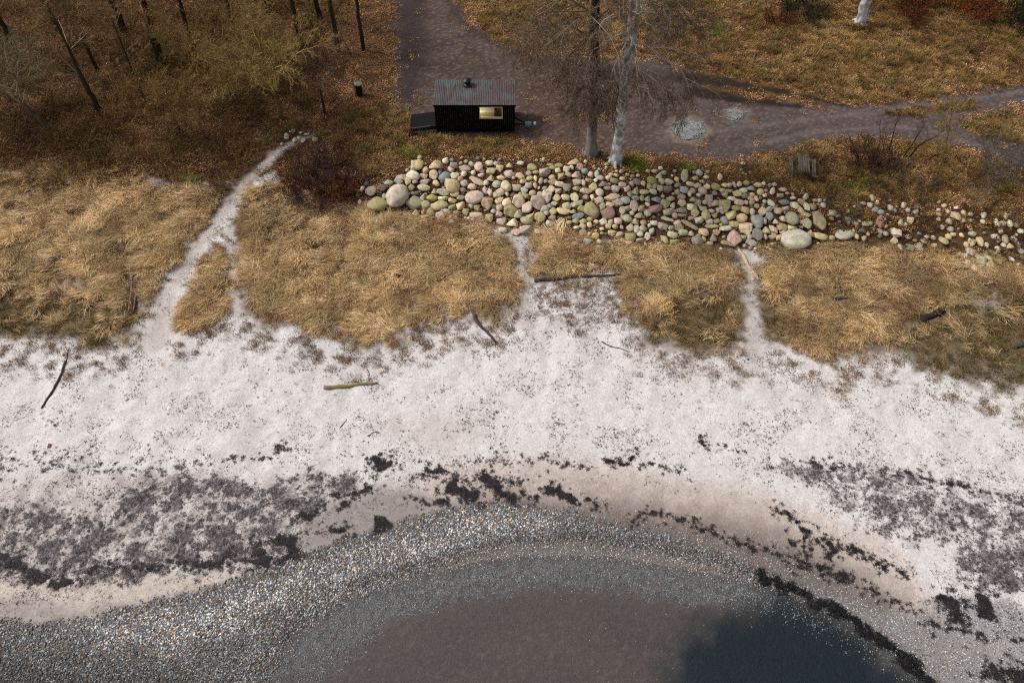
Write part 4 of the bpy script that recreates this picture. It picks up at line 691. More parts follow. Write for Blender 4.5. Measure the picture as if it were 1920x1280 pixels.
for i in range(3):
    s0, s1 = i / 3 + .01, (i + 1) / 3 - .01; q = [A2.lerp(D2, s0), B2.lerp(C2, s0), B2.lerp(C2, s1), A2.lerp(D2, s1)]
    st.add([v for v in q] + [v - Vector((0, 0, .04)) for v in q], [(0, 3, 2, 1), (4, 5, 6, 7), (0, 1, 5, 4), (1, 2, 6, 5), (2, 3, 7, 6), (3, 0, 4, 7)])
st.build('step', DECK, deck)
ed = MB(); ed.beam(D + Vector((0, -.02, -.02)), Cc + Vector((-.45, -.02, -.02)), .05, .07); ed.build('deck_edge', plain('worn_deck_edge', alb(96, 74, 86), .8, .3), deck)
lg = MB()
for q in (A, B_, Cc, D): lg.box(q.x - .04 + (.08 if q.x < -hl - 1 else -.1), q.x + .04 + (.08 if q.x < -hl - 1 else -.1), q.y - .04 + (.06 if q in (Cc, D) else -.06), q.y + .04 + (.06 if q in (Cc, D) else -.06), -.06, .385)
for q in (A2, C2, D2): lg.box(q.x - .04, q.x + .04, q.y + .02, q.y + .10, -.06, .165)
lg.build('deck_post', DECK, deck)
STEEL = plain('galvanised_steel', alb(88, 84, 88), .45, .2, 9, .1, spec=.5, metal=.7)
hx_ = hl_pt(990, 231.5, .45); tb = MB()
tb.beam((hl - .6, .55, .33), (hx_.x, hx_.y, .42), .07, .10); tb.beam((hl - .6, W_ - .75, .33), (hx_.x, hx_.y + .03, .42), .07, .10); tow = tb.build('towbar', plain('black_steel', alb(26, 24, 26), .5, .2), hut)
rl = MB(); rl.beam((hl - .3, .5, .42), (hx_.x, hx_.y - .02, .50), .035, .04); rl.build('brake_rod', STEEL, tow)
cp = MB(); cp.box(hx_.x - .18, hx_.x + .22, hx_.y - .09, hx_.y + .11, .36, .52); cp.lathe([(.10, .36), (.12, .45), (.10, .56), (.04, .6)], 12, (hx_.x + .02, hx_.y, 0)); cp.build('coupling_cover', plain('teal_paint', alb(110, 160, 170), .4, .15, spec=.4), tow)
ce = MB(); ce.box(hx_.x + .22, hx_.x + .34, hx_.y - .03, hx_.y + .05, .40, .48); ce.build('coupling_neck', plain('black_iron', alb(18, 18, 18), .5), tow)
ce = MB(); ce.lathe([(.09, .36), (.11, .43), (.08, .52), (.03, .54)], 12, (hx_.x + .46, hx_.y + .02, 0)); ce.box(hx_.x + .33, hx_.x + .45, hx_.y - .03, hx_.y + .06, .40, .47); ce.build('ball_coupling', plain('white_coupling', alb(214, 216, 218), .4, .1), tow)
jw = MB(); jw.tube([(hx_.x - .05, hx_.y + .16, .06), (hx_.x - .05, hx_.y + .16, .95)], [.03, .03], 8); jw.lathe([(.02, .92), (.055, .94), (.055, .99), (.02, 1.01)], 10, (hx_.x - .05, hx_.y + .16, 0))
jw.lathe([(.12, -.06), (.12, .06)], 12, (hx_.x - .05, hx_.y + .16, .03)); jw.build('jockey_wheel', STEEL, tow)
TY = plain('tyre_rubber', alb(24, 22, 22), .9, .2)
for xx in (-.35, .45):
    for yy in (.28, W_ - .46):
        V = []; k = 24; prof = [(.20, 0), (.31, .0), (.33, .04), (.33, .14), (.31, .18), (.20, .18)]
        for r_, q in prof:
            for j in range(k): a_ = 2 * math.pi * j / k; V.append((xx + r_ * math.cos(a_), yy + q, .32 + r_ * math.sin(a_)))
        Fw = [(i * k + j, i * k + (j + 1) % k, (i + 1) * k + (j + 1) % k, (i + 1) * k + j) for i in range(5) for j in range(k)] + [tuple(range(k)), tuple(range(5 * k, 6 * k))]
        new_mesh('wheel', V, Fw, TY, False, parent=hut)
for u in (852, 934.5):
    q = hl_pt(u, 254.5, .05); lb = MB(); lb.tube([(q.x, .12, zf - .1), (q.x, q.y, .03)], [.045, .045], 8); lb.lathe([(.12, -.03), (.12, .03), (.03, .06)], 12, (q.x, q.y, 0)); lb.build('support_leg', TY, hut)
for xx in (-hl + .3, hl - .3):
    lb = MB(); lb.tube([(xx, W_ - .3, zf - .1), (xx, W_ - .3, -.05)], [.05, .05], 8); lb.build('support_leg', TY, hut)
MB().box(-hl + .05, hl - .05, .10, W_ - .1, .24, .30).build('chassis', TY, hut)

# ================================================================== PICNIC TABLE (weathered planks)
p = G(1501, 323); pt = empty('picnic_table', p, R(-12)); tag(pt, 'weathered grey picnic table with two fixed benches on worn grass', 'picnic table')
WD = plain('weathered_wood', alb(112, 104, 92), .9, .5, 9, .5, stretch=(3, .4, 3), c2=alb(78, 71, 62), s2=2.)
for i in range(5): xx = -.36 + i * .146; MB().box(xx, xx + .122, -.92 + random.uniform(-.02, .02), .92 + random.uniform(-.02, .02), .71, .755).build('tabletop_plank', WD, pt)
for s_ in (-1, 1):
    for i in range(2): xx = s_ * .70 + (-.13 if i == 0 else .012); MB().box(xx, xx + .108, -.90 - .02 * i, .90, .42, .46).build('bench_plank', WD, pt)
for yy in (-.62, .62):
    MB().box(-.86, .86, yy - .045, yy, .34, .418).build('bench_beam', WD, pt); MB().box(-.36, .36, yy - .045, yy, .63, .708).build('table_beam', WD, pt)
    for s_ in (-1, 1): MB().beam((s_ * .26, yy + .025, .68), (s_ * .60, yy + .025, -.03), .045, .09).build('leg', WD, pt)
# litter bin
p = G(675, 180); bn = empty('litter_bin', p); tag(bn, 'dark litter bin with mossy lid and pale uprights at the wood edge', 'litter bin')
mb = MB(); mb.lathe([(.20, .08), (.23, .12), (.24, .85), (.22, .86)], 20); mb.build('drum', plain('bin_black', alb(17, 18, 20), .6, .3), bn)
mb = MB(); mb.lathe([(.27, .90), (.29, .92), (.28, .97), (.12, 1.02)], 20); mb.build('lid', plain('mossy_lid', alb(124, 140, 126), .7, .3, 7, .3, c2=alb(84, 84, 44), s2=4.), bn)
for a_ in (R(205), R(335), R(90)): MB().beam((.285 * math.cos(a_), .285 * math.sin(a_), -.05), (.285 * math.cos(a_), .285 * math.sin(a_), .93), .05, .03).build('upright', plain('pale_post', alb(120, 112, 116), .8, .3), bn)
# ================================================================== TREES AND SHRUBS (bare, late autumn)
def nrm(v): return v / (np.linalg.norm(v) + 1e-9)
def grow(P0, d0, L, n, wander, grav, r):
    P = [np.array(P0, float)]; d = nrm(np.array(d0, float)); st = L / n
    for i in range(n):
        d = nrm(d + r.normal(size=3) * wander + np.array([0, 0, grav * (i + 1) / n])); P.append(P[-1] + d * st)
    return np.array(P)
def at_t(P, t):
    f = t * (len(P) - 1); i = min(int(f), len(P) - 2); return P[i] * (1 - (f - i)) + P[i + 1] * (f - i), nrm(P[i + 1] - P[i])
def batch_tubes(tb_, Q, ra, rb, k, cols):         # many tubes at once: Q (N, m, 3)
    Nn, m_, _ = Q.shape
    if not Nn: return
    D = Q[:, -1] - Q[:, 0]; D /= np.linalg.norm(D, axis=1)[:, None] + 1e-9
    ref = np.where(np.abs(D[:, 2:3]) > .9, np.array([[1., 0, 0]]), np.array([[0, 0, 1.]])); A = np.cross(D, ref); A /= np.linalg.norm(A, axis=1)[:, None] + 1e-9; B = np.cross(D, A)
    an = np.arange(k) * 2 * math.pi / k; rad = ra[:, None] + (rb - ra)[:, None] * np.linspace(0, 1, m_)[None, :]
    off = np.cos(an)[None, :, None] * A[:, None, :] + np.sin(an)[None, :, None] * B[:, None, :]
    V = (Q[:, :, None, :] + rad[:, :, None, None] * off[:, None, :, :]).reshape(-1, 3)
    i = np.arange(m_ - 1)[:, None] * k; j = np.arange(k)[None, :]; jn = (j + 1) % k
    F1 = np.stack([i + j, i + jn, i + k + jn, i + k + j], -1).reshape(-1, 4); Fm = (F1[None] + (np.arange(Nn) * m_ * k)[:, None, None]).reshape(-1, 4)
    tb_.V.append(V); tb_.F.append(Fm + tb_.n); tb_.n += len(V); tb_.C.append(np.repeat(cols, m_ * k, axis=0))
TW_MIN, TW_END = .0095, .006
def children(P, r0, r, cf, n, t0):
    """children of the branches P (N, m, 3)"""
    cnt, lr, an, gv, wd = cf; Nn, m_, _ = P.shape; Lp = np.linalg.norm(np.diff(P, axis=1), axis=2).sum(1)
    t = np.clip(t0 + (1 - t0) * (np.arange(cnt)[None, :] + r.random((Nn, cnt))) / cnt, 0, .999); f = t * (m_ - 1); i = f.astype(int); fr_ = (f - i)[..., None]; ix = np.arange(Nn)[:, None]
    q = P[ix, i] * (1 - fr_) + P[ix, i + 1] * fr_; d = P[ix, i + 1] - P[ix, i]; d /= np.linalg.norm(d, axis=2)[..., None] + 1e-9
    side = np.cross(d, r.normal(size=d.shape)); side /= np.linalg.norm(side, axis=2)[..., None] + 1e-9; a = (an * r.uniform(.6, 1.3, (Nn, cnt)))[..., None]
    dd = (d * np.cos(a) + side * np.sin(a)).reshape(-1, 3); L = (Lp[:, None] * lr * r.uniform(.6, 1.25, (Nn, cnt)) * (1.15 - .6 * t)).reshape(-1); ra = np.maximum(r0[:, None] * (1 - .75 * t) * .55, TW_MIN).reshape(-1)
    Q = [q.reshape(-1, 3)]
    for s_ in range(n):
        dd = dd + r.normal(size=dd.shape) * wd; dd[:, 2] += gv * (s_ + 1) / n; dd /= np.linalg.norm(dd, axis=1)[:, None] + 1e-9; Q.append(Q[-1] + dd * (L / n)[:, None])
    return np.stack(Q, 1), ra
def twiggery(P, r0, r, wood, twig, cfg, lv, cw, ct, t0=.15):
    P = np.asarray(P)[None]; r0 = np.array([r0])
    for l_, cf in enumerate(cfg[lv:]):
        last = l_ + lv == len(cfg) - 1
        Q, ra = children(P, r0, r, cf, 1 if last else (4 if l_ == 0 else 3), t0 if l_ == 0 else .15); big = ra > .02; cj = r.uniform(.5, 1.5, (len(ra), 1))
        batch_tubes(wood, Q[big], ra[big], np.maximum(ra[big] * .4, TW_END), 4, cw[None] * cj[big]); batch_tubes(twig, Q[~big], ra[~big], np.maximum(ra[~big] * .5, TW_END), 3, ct[None] * cj[~big])
        P, r0 = Q, ra
MAT_BARK = {}
def bark(name, c, c2=None, s2=1.2): 
    if name not in MAT_BARK: MAT_BARK[name] = plain(name, c, .9, .4, 5, .6, stretch=(1, 1, .35), c2=c2, s2=s2)
    return MAT_BARK[name]
MAT_TWIG = vcol_mat('twigs', .9)
def rel(pts, base): return [np.array(q) - base for q in pts]
def tree(name, base, trunk_pts, trunk_rad, cfg, label, seed, barkmat, cw, ct, limbs=(), extra=(), group='bare trees', cat='tree', flare=0, k=10, crown_t0=.4, link_cfg=None):
    """trunk_pts relative to base; limbs: (points, r0) explicit, relative"""
    r = np.random.default_rng(seed); cw = alb(*cw); ct = alb(*ct)
    root = empty(name, base); tag(root, label, cat, group)
    T = np.array(trunk_pts, float); tt = np.linspace(0, 1, len(T)); m_ = np.linspace(0, 1, 16); T = np.stack([np.interp(m_, tt, T[:, i]) for i in range(3)], 1)
    rd = np.interp(m_, np.linspace(0, 1, len(trunk_rad)), trunk_rad); T[1:-1] += r.normal(size=(14, 3)) * rd[1:-1, None] * .18
    if flare: rd = rd * (1 + flare * np.exp(-np.linalg.norm(T - T[0], axis=1) / (rd[0] * 1.6)))
    T[0, 2] -= .25
    tb_ = TB(); tb_.add(T, rd, k)
    if flare:
        for j in range(7):
            a = j * .9 + r.uniform(-.3, .3); d = np.array([math.cos(a), math.sin(a), -.28]); Q = grow(T[0] + np.array([0, 0, .55]) + d * rd[0] * .35, d, rd[0] * r.uniform(1.3, 2.0), 4, .12, -.5, r); tb_.add(Q, np.linspace(rd[0] * .36, .04, 5), 5)
    for E, re in extra: E = np.array(E, float); tb_.add(E, np.linspace(re, re * .35, len(E)), 8)
    tb_.build('trunk', barkmat, root)
    wood, twig = TB(), TB()
    for Lp, r0 in limbs:
        Lp = np.array(Lp, float); s_ = np.linspace(0, 1, len(Lp)); q = np.linspace(0, 1, 10); Lp = np.stack([np.interp(q, s_, Lp[:, i]) for i in range(3)], 1); Lp[1:] += r.normal(size=(9, 3)) * .06
        wood.add(Lp, np.linspace(r0, r0 * .25, 10), 6, cw); twiggery(Lp, r0, r, wood, twig, cfg[1:], 0, cw, ct, .2)
    if cfg[0][0]: twiggery(T, trunk_rad[len(trunk_rad) // 2] * 1.0, r, wood, twig, cfg, 0, cw, ct, crown_t0)
    for E, re in extra: twiggery(np.array(E, float), re * .8, r, wood, twig, cfg[1:], 0, cw, ct, .25)
    if wood.V: wood.build('branches', MAT_TWIG, root)
    if twig.V: twig.build('crown', MAT_TWIG, root)
    return root
GREY = bark('beech_bark', alb(200, 202, 202), alb(130, 124, 116), 2.2); DARKB = bark('dark_mossy_bark', alb(46, 38, 28), alb(58, 54, 28), 1.5); TRK1 = bark('dull_grey_bark', alb(116, 110, 106), alb(84, 74, 62), 1.4)
m_, nt_, b_ = new_mat('ivy_dark_upper_bark'); tc_ = N(nt_, 'TexCoord'); sp_ = N(nt_, 'SeparateXYZ'); nt_.links.new(tc_.outputs['Object'], sp_.inputs[0]); no_ = N(nt_, 'TexNoise'); no_.inputs['Scale'].default_value = 2.5; nt_.links.new(tc_.outputs['Object'], no_.inputs['Vector'])
ad_ = N(nt_, 'Math', operation='MULTIPLY_ADD'); ad_.inputs[1].default_value = 2.0; nt_.links.new(no_.outputs[0], ad_.inputs[0]); nt_.links.new(sp_.outputs[2], ad_.inputs[2]); rg_ = N(nt_, 'MapRange'); rg_.inputs['From Min'].default_value = 2.6; rg_.inputs['From Max'].default_value = 4.0; nt_.links.new(ad_.outputs[0], rg_.inputs[0])
mx_ = N(nt_, 'Mix', data_type='RGBA'); mx_.inputs[6].default_value = (*alb(118, 112, 110), 1); mx_.inputs[7].default_value = (*alb(50, 41, 29), 1); nt_.links.new(rg_.outputs[0], mx_.inputs[0]); nt_.links.new(grain(nt_, b_, mx_.outputs[2], 5, .45, .6, stretch=(1, 1, .35)), b_.inputs['Base Color']); TRK1 = m_
# the two tall trees by the track
BE = [(7, .42, 1.0, -.10, .10), (13, .55, .75, -.22, .13), (8, .52, .7, -.2, .17), (5, .55, .75, -.18, .2), (1, .55, .8, -.2, .22)]
def limb_px(pts, Y0, base, dy=.0, r0=.05): return ([np.array(on_y(u, v, Y0 - dy * i)) - base for i, (u, v) in enumerate(pts)], r0)
b2 = G(1155, 303); Y2 = b2[1]
tp = [np.zeros(3)] + [on_y(u, v, Y2) - b2 for u, v in ((1162, 230), (1169, 170), (1176, 100), (1181, 40), (1186, -40), (1192, -160), (1198, -240))]
L2 = [limb_px([(1182, 95), (1199, 128), (1213, 160), (1222, 188)], Y2, b2, .9, .05), limb_px([(1177, 75), (1152, 128), (1136, 160), (1118, 195)], Y2, b2, .9, .05), limb_px([(1188, 80), (1215, 86), (1250, 112), (1280, 135), (1293, 165), (1303, 205)], Y2, b2, .3, .075),
      limb_px([(1178, 50), (1150, 28), (1128, 48), (1105, 72)], Y2, b2, .5, .05), limb_px([(1184, 20), (1205, 30), (1225, 50), (1240, 62)], Y2, b2, .7, .045), limb_px([(1186, -10), (1230, -15), (1252, 20), (1256, 50)], Y2, b2, .6, .05), limb_px([(1187, -20), (1255, -30), (1275, 15), (1290, 45)], Y2, b2, .4, .055),
      limb_px([(1180, 110), (1165, 145), (1150, 180), (1140, 210)], Y2, b2, .8, .035), limb_px([(1179, 60), (1192, 100), (1195, 150), (1198, 190)], Y2, b2, 1.0, .035), limb_px([(1180, 60), (1130, 80), (1090, 110), (1065, 135)], Y2, b2, .8, .05), limb_px([(1176, 105), (1120, 135), (1085, 155), (1065, 170)], Y2, b2, 1.0, .04), limb_px([(1180, 120), (1230, 140), (1250, 165), (1265, 185)], Y2, b2, .5, .04)]
ex2 = [([on_y(u, v, Y2 + .3) - b2 for u, v in ((1172, 140), (1186, 90), (1193, 40), (1200, -30), (1212, -150))], .17)]
tree('beech_tree', b2, tp, [.37, .30, .235, .17, .12, .10, .07, .03], BE, 'tall pale smooth-barked tree with drooping twigs beside the gravel heap', 21, GREY, (176, 164, 152), (126, 107, 92), L2, ex2, 'two tall trees by the track', flare=.35, crown_t0=.5)
b1 = G(1110, 291); Y1 = b1[1]
tp = [np.zeros(3)] + [on_y(u, v, Y1) - b1 for u, v in ((1113, 220), (1115, 160), (1117, 100), (1117, 30), (1118, -60), (1122, -160), (1125, -230))]
L1 = [limb_px([(1114, 66), (1085, 60), (1055, 42), (1037, 72), (1015, 112)], Y1, b1, .5, .085), limb_px([(1117, 96), (1094, 112), (1072, 135), (1060, 150)], Y1, b1, .7, .06), limb_px([(1116, 30), (1060, -10), (1010, 30), (985, 70)], Y1, b1, .5, .06), limb_px([(1116, 60), (1080, 90), (1040, 130), (1010, 170)], Y1, b1, .9, .05), limb_px([(1117, 45), (1128, 90), (1135, 130), (1128, 175)], Y1, b1, 1.0, .04), limb_px([(1115, 110), (1095, 150), (1075, 185), (1062, 210)], Y1, b1, .9, .045), limb_px([(1116, 100), (1105, 150), (1108, 190), (1100, 215)], Y1, b1, 1., .04), limb_px([(1116, 20), (1040, 20), (1000, 60), (975, 95)], Y1, b1, .3, .055)]
tree('beech_tree', b1, tp, [.36, .29, .27, .27, .25, .2, .13, .05], BE, 'tall dark mossy tree with dull grey foot standing nearest the cabin', 22, TRK1, (122, 108, 88), (116, 97, 80), L1, (), 'two tall trees by the track', flare=.3, crown_t0=.5)
# the tree at the upper edge of the bank
b3 = G(1612, 45); Y3 = b3[1]
tree('beech_tree', b3, [np.zeros(3), (0, 0, 3), (.1, 0, 7), (.3, 0, 11), (.2, .3, 16)], [.40, .34, .28, .2, .05], [(10, .42, .9, .1, .1), (6, .5, .7, .0, .13), (5, .5, .7, 0, .16), (3, .5, .8, 0, .2)], 'pale grey trunk standing alone on the golden bank', 23, GREY, (150, 140, 130), (105, 84, 78), group='woodland trees', flare=.2, crown_t0=.55)
# woodland on the left: (base px, lean px at +6 m, height, trunk radius, colours, spread)
WC = [(8, .50, .85, .05, .12), (7, .52, .75, .02, .15), (6, .52, .75, 0, .18), (4, .5, .8, 0, .22)]
OL, BR, GRY, YG = ((128, 102, 66), (144, 112, 74)), ((116, 84, 56), (142, 98, 64)), ((170, 156, 126), (150, 122, 86)), ((130, 126, 66), (124, 110, 60))
wood_list = [(235, 60, -.1, 13, .24, BR, 'trunk leaning slightly towards its neighbours, greenish and straight'), (305, 122, .5, 13, .27, BR, 'stout dark trunk with a fork high up'), (376, 128, .1, 12, .17, BR, 'thin dark trunk between the stout one and the yellow-green tree'),
             (192, 217, -.3, 7.5, .17, GRY, 'dull brown leaning trunk at the wood edge'), (283, 210, -.2, 6.5, .10, OL, 'very thin leaning trunk at the wood edge'), (635, 97, .1, 12, .16, BR, 'dark trunk behind the litter bin'), (682, 95, .05, 11, .13, OL, 'slim trunk by the track edge'), (568, 95, -.1, 12, .17, BR, 'dark trunk above the yellow-green tree'),
             (450, 90, 0, 11, .15, OL, 'slender olive trunk deep in the wood'), (600, 40, .1, 13, .18, BR, 'dark trunk far back near the track'), (120, 75, -.2, 12, .2, OL, 'olive-crowned trunk deep in the left of the wood'), (40, 110, -.2, 10, .2, OL, 'mossy trunk with a wide dark olive crown'), (505, 25, 0, 13, .18, BR, 'trunk far back with rusty twigs')]
for i, (u, v, ln_, ht, rr_, cc, lab) in enumerate(wood_list):
    bs = G(u, v); tree('woodland_tree', bs, [(0, 0, 0), (ln_ * .3, -.1, ht * .25), (ln_ * .8, .05, ht * .55), (ln_ * 1.2, .2, ht)], [rr_ * 1.25, rr_, rr_ * .7, .03], [(5 + i % 3, .42 if ht > 9 else .5, .95, .05, .12)] + WC[1:4] + [(2, .6, .8, 0, .25)], lab + ' in the bare wood', 40 + i, DARKB, cc[0], cc[1], group='woodland trees', k=8, crown_t0=.28 if ht > 9 else .3)
def spreading(u, v, ht, fork, spread, n, cc, lab, seed, group='woodland trees', bm=DARKB, rr_=.13, tilt=(0, 0), cfg=None, name='woodland_tree', cat='tree'):
    bs = G(u, v); r = np.random.default_rng(seed); top = np.array([tilt[0] * fork, tilt[1] * fork, fork]); limbs = []
    for k in range(n):
        a = 2 * math.pi * (k + r.uniform(-.3, .3)) / n; s_ = spread * r.uniform(.7, 1.1); h1 = (ht - fork) * r.uniform(.5, 1)
        d = np.array([math.cos(a), math.sin(a), 0]); sh = np.array([tilt[0], tilt[1], 0]) * 1.2
        limbs.append(([top * r.uniform(.62, 1.0), top * r.uniform(.85, 1.0) + d * s_ * .25 + np.array([0, 0, h1 * .5]), top + (d + sh * .3) * s_ * .6 + np.array([0, 0, h1 * .85]), top + (d + sh * .4) * s_ + np.array([0, 0, h1])], rr_ * r.uniform(.3, .45)))
    return tree(name, bs, [(0, 0, 0), top * .5, top, top * 1.02], [rr_ * 1.3, rr_, rr_ * .85, rr_ * .7], [(0, 0, 0, 0, 0)] + (cfg or [(12, .48, .7, 0, .14), (8, .52, .7, 0, .18), (5, .5, .75, 0, .22), (2, .6, .8, 0, .25)]), lab, seed, bm, cc[0], cc[1], limbs, group=group, k=8, cat=cat)
MOSS = bark('yellow_moss_bark', alb(112, 106, 52), alb(80, 76, 40), 2.)
spreading(528, 222, 6.0, 2.3, 3.4, 8, ((172, 158, 88), (160, 134, 82)), 'spreading yellow-green mossy tree at the wood edge', 61, bm=MOSS)
spreading(440, 200, 6.0, 2.4, 3.6, 7, ((136, 116, 66), (140, 112, 66)), 'broad olive-twigged tree next to the yellow-green mossy one', 62, bm=MOSS)
spreading(95, 245, 6.0, 2.4, 3.3, 7, ((172, 160, 132), (130, 116, 84)), 'tree with bleached pale grey limbs at the wood edge', 63, bm=bark('grey_brown_bark', alb(104, 92, 76), alb(70, 60, 46)), tilt=(-.55, .1))
spreading(-20, 215, 6.0, 2.4, 3.4, 7, ((160, 148, 122), (118, 104, 74)), 'pale-limbed tree half out over the dune', 64, bm=bark('grey_brown_bark', alb(104, 92, 76)), tilt=(.1, 0))
spreading(340, 255, 4.2, 1.2, 2.6, 8, ((140, 110, 72), (140, 108, 66)), 'low brown tangled tree above the sandy path', 65, rr_=.08)
spreading(610, 215, 5.0, 2.0, 2.4, 6, ((140, 128, 110), (92, 68, 50)), 'small thin-limbed tree between the litter bin and the mossy tree', 66, rr_=.08)
spreading(185, 140, 7.0, 3.0, 3.2, 7, ((134, 110, 78), (134, 104, 66)), 'wide olive-brown tree in the middle of the wood', 67)
# shrubs
SH = [(6, .55, .6, .05, .15), (5, .55, .7, 0, .2), (4, .5, .8, 0, .25)]
def shrub(u, v, ht, spread, n, cc, lab, seed, cfg=SH, leaf=None, nl=0, rr_=.03):
    bs = G(u, v); r = np.random.default_rng(seed); root = empty('shrub', bs); tag(root, lab, 'shrub', 'bare shrubs'); st_, tw = TB(), TB(); cw, ct = alb(*cc[0]), alb(*cc[1]); tips = []
    for k in range(n):
        a = r.uniform(0, 6.283); q = math.sqrt(r.random()); p0 = np.array([math.cos(a) * q * spread * .45, math.sin(a) * q * spread * .45, -.06]); hz = float(H(bs[0] + p0[0], bs[1] + p0[1])) - bs[2]; p0[2] += hz
        d = np.array([math.cos(a) * q * .8, math.sin(a) * q * .8, 1.0]) + r.normal(size=3) * .2; P = grow(p0, d, ht * r.uniform(.7, 1.15), 5, .14, -.12, r)
        st_.add(P, np.linspace(rr_, .008, 6), 4, cw * r.uniform(.7, 1.2)); twiggery(P, rr_ * .7, r, tw, tw, cfg, 0, ct, ct, .2); tips.append(P)
    st_.build('stems', MAT_TWIG, root); tw.build('crown', MAT_TWIG, root)
    if leaf is not None:
        V = []; Fm = []; Cc_ = []
        for j in range(nl):
            q, _ = at_t(tips[r.integers(len(tips))], r.uniform(.35, 1)); c = q + r.normal(size=3) * np.array([.3, .3, .18]); A_ = nrm(r.normal(size=3)) * .06; B2_ = nrm(np.cross(A_, r.normal(size=3))) * .045; i0 = len(V)
            V += [c - A_, c + B2_, c + A_, c - B2_]; Fm.append((i0, i0 + 1, i0 + 2, i0 + 3)); Cc_ += [alb(*leaf) * r.uniform(.5, 1.3)] * 4
        new_mesh('leaves', np.array(V), np.array(Fm), MAT_LEAF, False, np.array(Cc_), root)
    return root
MAT_LEAF = vcol_mat('dead_leaves', .85)
shrub(606, 347, 1.5, 3.7, 60, ((70, 48, 44), (80, 54, 50)), 'dense purplish brown bush between the sandy path and the boulders', 71)
shrub(634, 362, 1.2, 1.4, 14, ((84, 50, 34), (96, 52, 32)), 'small rust-leaved bush at the edge of the purplish one', 72, leaf=(136, 66, 28), nl=380)
shrub(1622, 308, 1.8, 1.5, 22, ((56, 42, 34), (76, 52, 46)), 'dark brown bush right of the picnic table', 73)
bsh = [(1668, 290, [(1672, 262), (1678, 238), (1690, 215)], .05), (1694, 296, [(1712, 268), (1728, 243), (1734, 232)], .04), (1700, 296, [(1726, 270), (1752, 256), (1776, 242)], .05), (1660, 300, [(1655, 270), (1650, 250), (1652, 225)], .03)]
rt = G(1688, 300); root = empty('shrub', rt); tag(root, 'open shrub of long black leaning stems beside the track', 'shrub', 'bare shrubs'); st_, tw = TB(), TB(); r = np.random.default_rng(9)
for u, v, pts, rr_ in bsh:
    g0 = G(u, v); P = np.array([g0 - rt] + [on_y(a, b_, g0[1]) - rt for a, b_ in pts]); P[0, 2] -= .1; q = np.linspace(0, 1, 8); P = np.stack([np.interp(q, np.linspace(0, 1, 4), P[:, i]) for i in range(3)], 1); P[1:] += r.normal(size=(7, 3)) * .03
    st_.add(P, np.linspace(rr_, .014, 8), 5, alb(34, 26, 24)); twiggery(P, rr_ * .6, r, tw, tw, [(8, .35, .7, 0, .15), (5, .5, .7, 0, .2), (3, .5, .8, 0, .2)], 0, alb(90, 70, 64), alb(104, 82, 76), .3)
st_.build('stems', MAT_TWIG, root); tw.build('crown', MAT_TWIG, root)
b5 = G(1757, 330); Y5 = b5[1]
tree('sapling', b5, [np.zeros(3)] + [on_y(u, v, Y5) - b5 for u, v in ((1768, 295), (1776, 262), (1782, 225), (1786, 200))], [.045, .035, .03, .025, .012], [(22, .34, .7, .1, .16), (8, .5, .7, 0, .2), (4, .5, .8, 0, .2)], 'slender yellow-green lichened sapling between track and scrub', 81, bark('lichen_bark', alb(134, 118, 70), alb(100, 84, 60)), (140, 126, 66), (142, 122, 78), group='saplings', k=6, crown_t0=.15)
shrub(1895, 352, 2.6, 3.2, 26, ((112, 102, 88), (108, 96, 86)), 'grey leafless thicket hanging over the track bend', 74, cfg=[(7, .6, .7, 0, .15), (6, .55, .7, 0, .2), (4, .5, .8, 0, .25)])
shrub(1680, 345, .9, 4.5, 34, ((92, 74, 58), (104, 82, 64)), 'low brown scrub below the open black-stemmed shrub', 75); shrub(1700, 420, .7, 3.5, 26, ((94, 70, 56), (104, 80, 64)), 'thin brown twigs growing among the loose boulders', 76); shrub(1860, 440, .8, 3.5, 26, ((84, 60, 46), (96, 66, 52)), 'dark red-brown scrub among the outermost boulders', 79)
shrub(1575, 400, .8, 1.8, 14, ((112, 98, 84), (112, 94, 78)), 'small grey twiggy shrub next to the tall brownish boulder', 84)
shrub(1455, 48, 1.3, 1.6, 16, ((84, 50, 32), (96, 58, 36)), 'little rusty shrub next to the dark evergreen bush', 77, leaf=(122, 62, 28), nl=300); shrub(1505, 28, 1.4, 2.6, 26, ((52, 48, 30), (60, 56, 32)), 'dark evergreen bush on the golden bank', 78, leaf=(44, 46, 24), nl=1500)
shrub(1715, 48, 1.0, 1.0, 12, ((84, 46, 30), (100, 52, 30)), 'small dark red shrub under the lone pale trunk', 85, leaf=(96, 44, 22), nl=240)
shrub(1800, 20, 2.0, 4.5, 50, ((90, 52, 30), (110, 60, 32)), 'wide orange-leaved beech scrub on the upper bank', 80, leaf=(140, 72, 30), nl=2600); shrub(1690, 12, 1.5, 3., 30, ((80, 48, 30), (96, 54, 32)), 'rusty scrub behind the lone pale trunk', 82, leaf=(108, 54, 26), nl=900); shrub(1905, 45, 2.2, 2.8, 30, ((40, 36, 26), (52, 46, 30)), 'dark leafy bush at the far end of the bank', 83, leaf=(44, 40, 24), nl=1500)

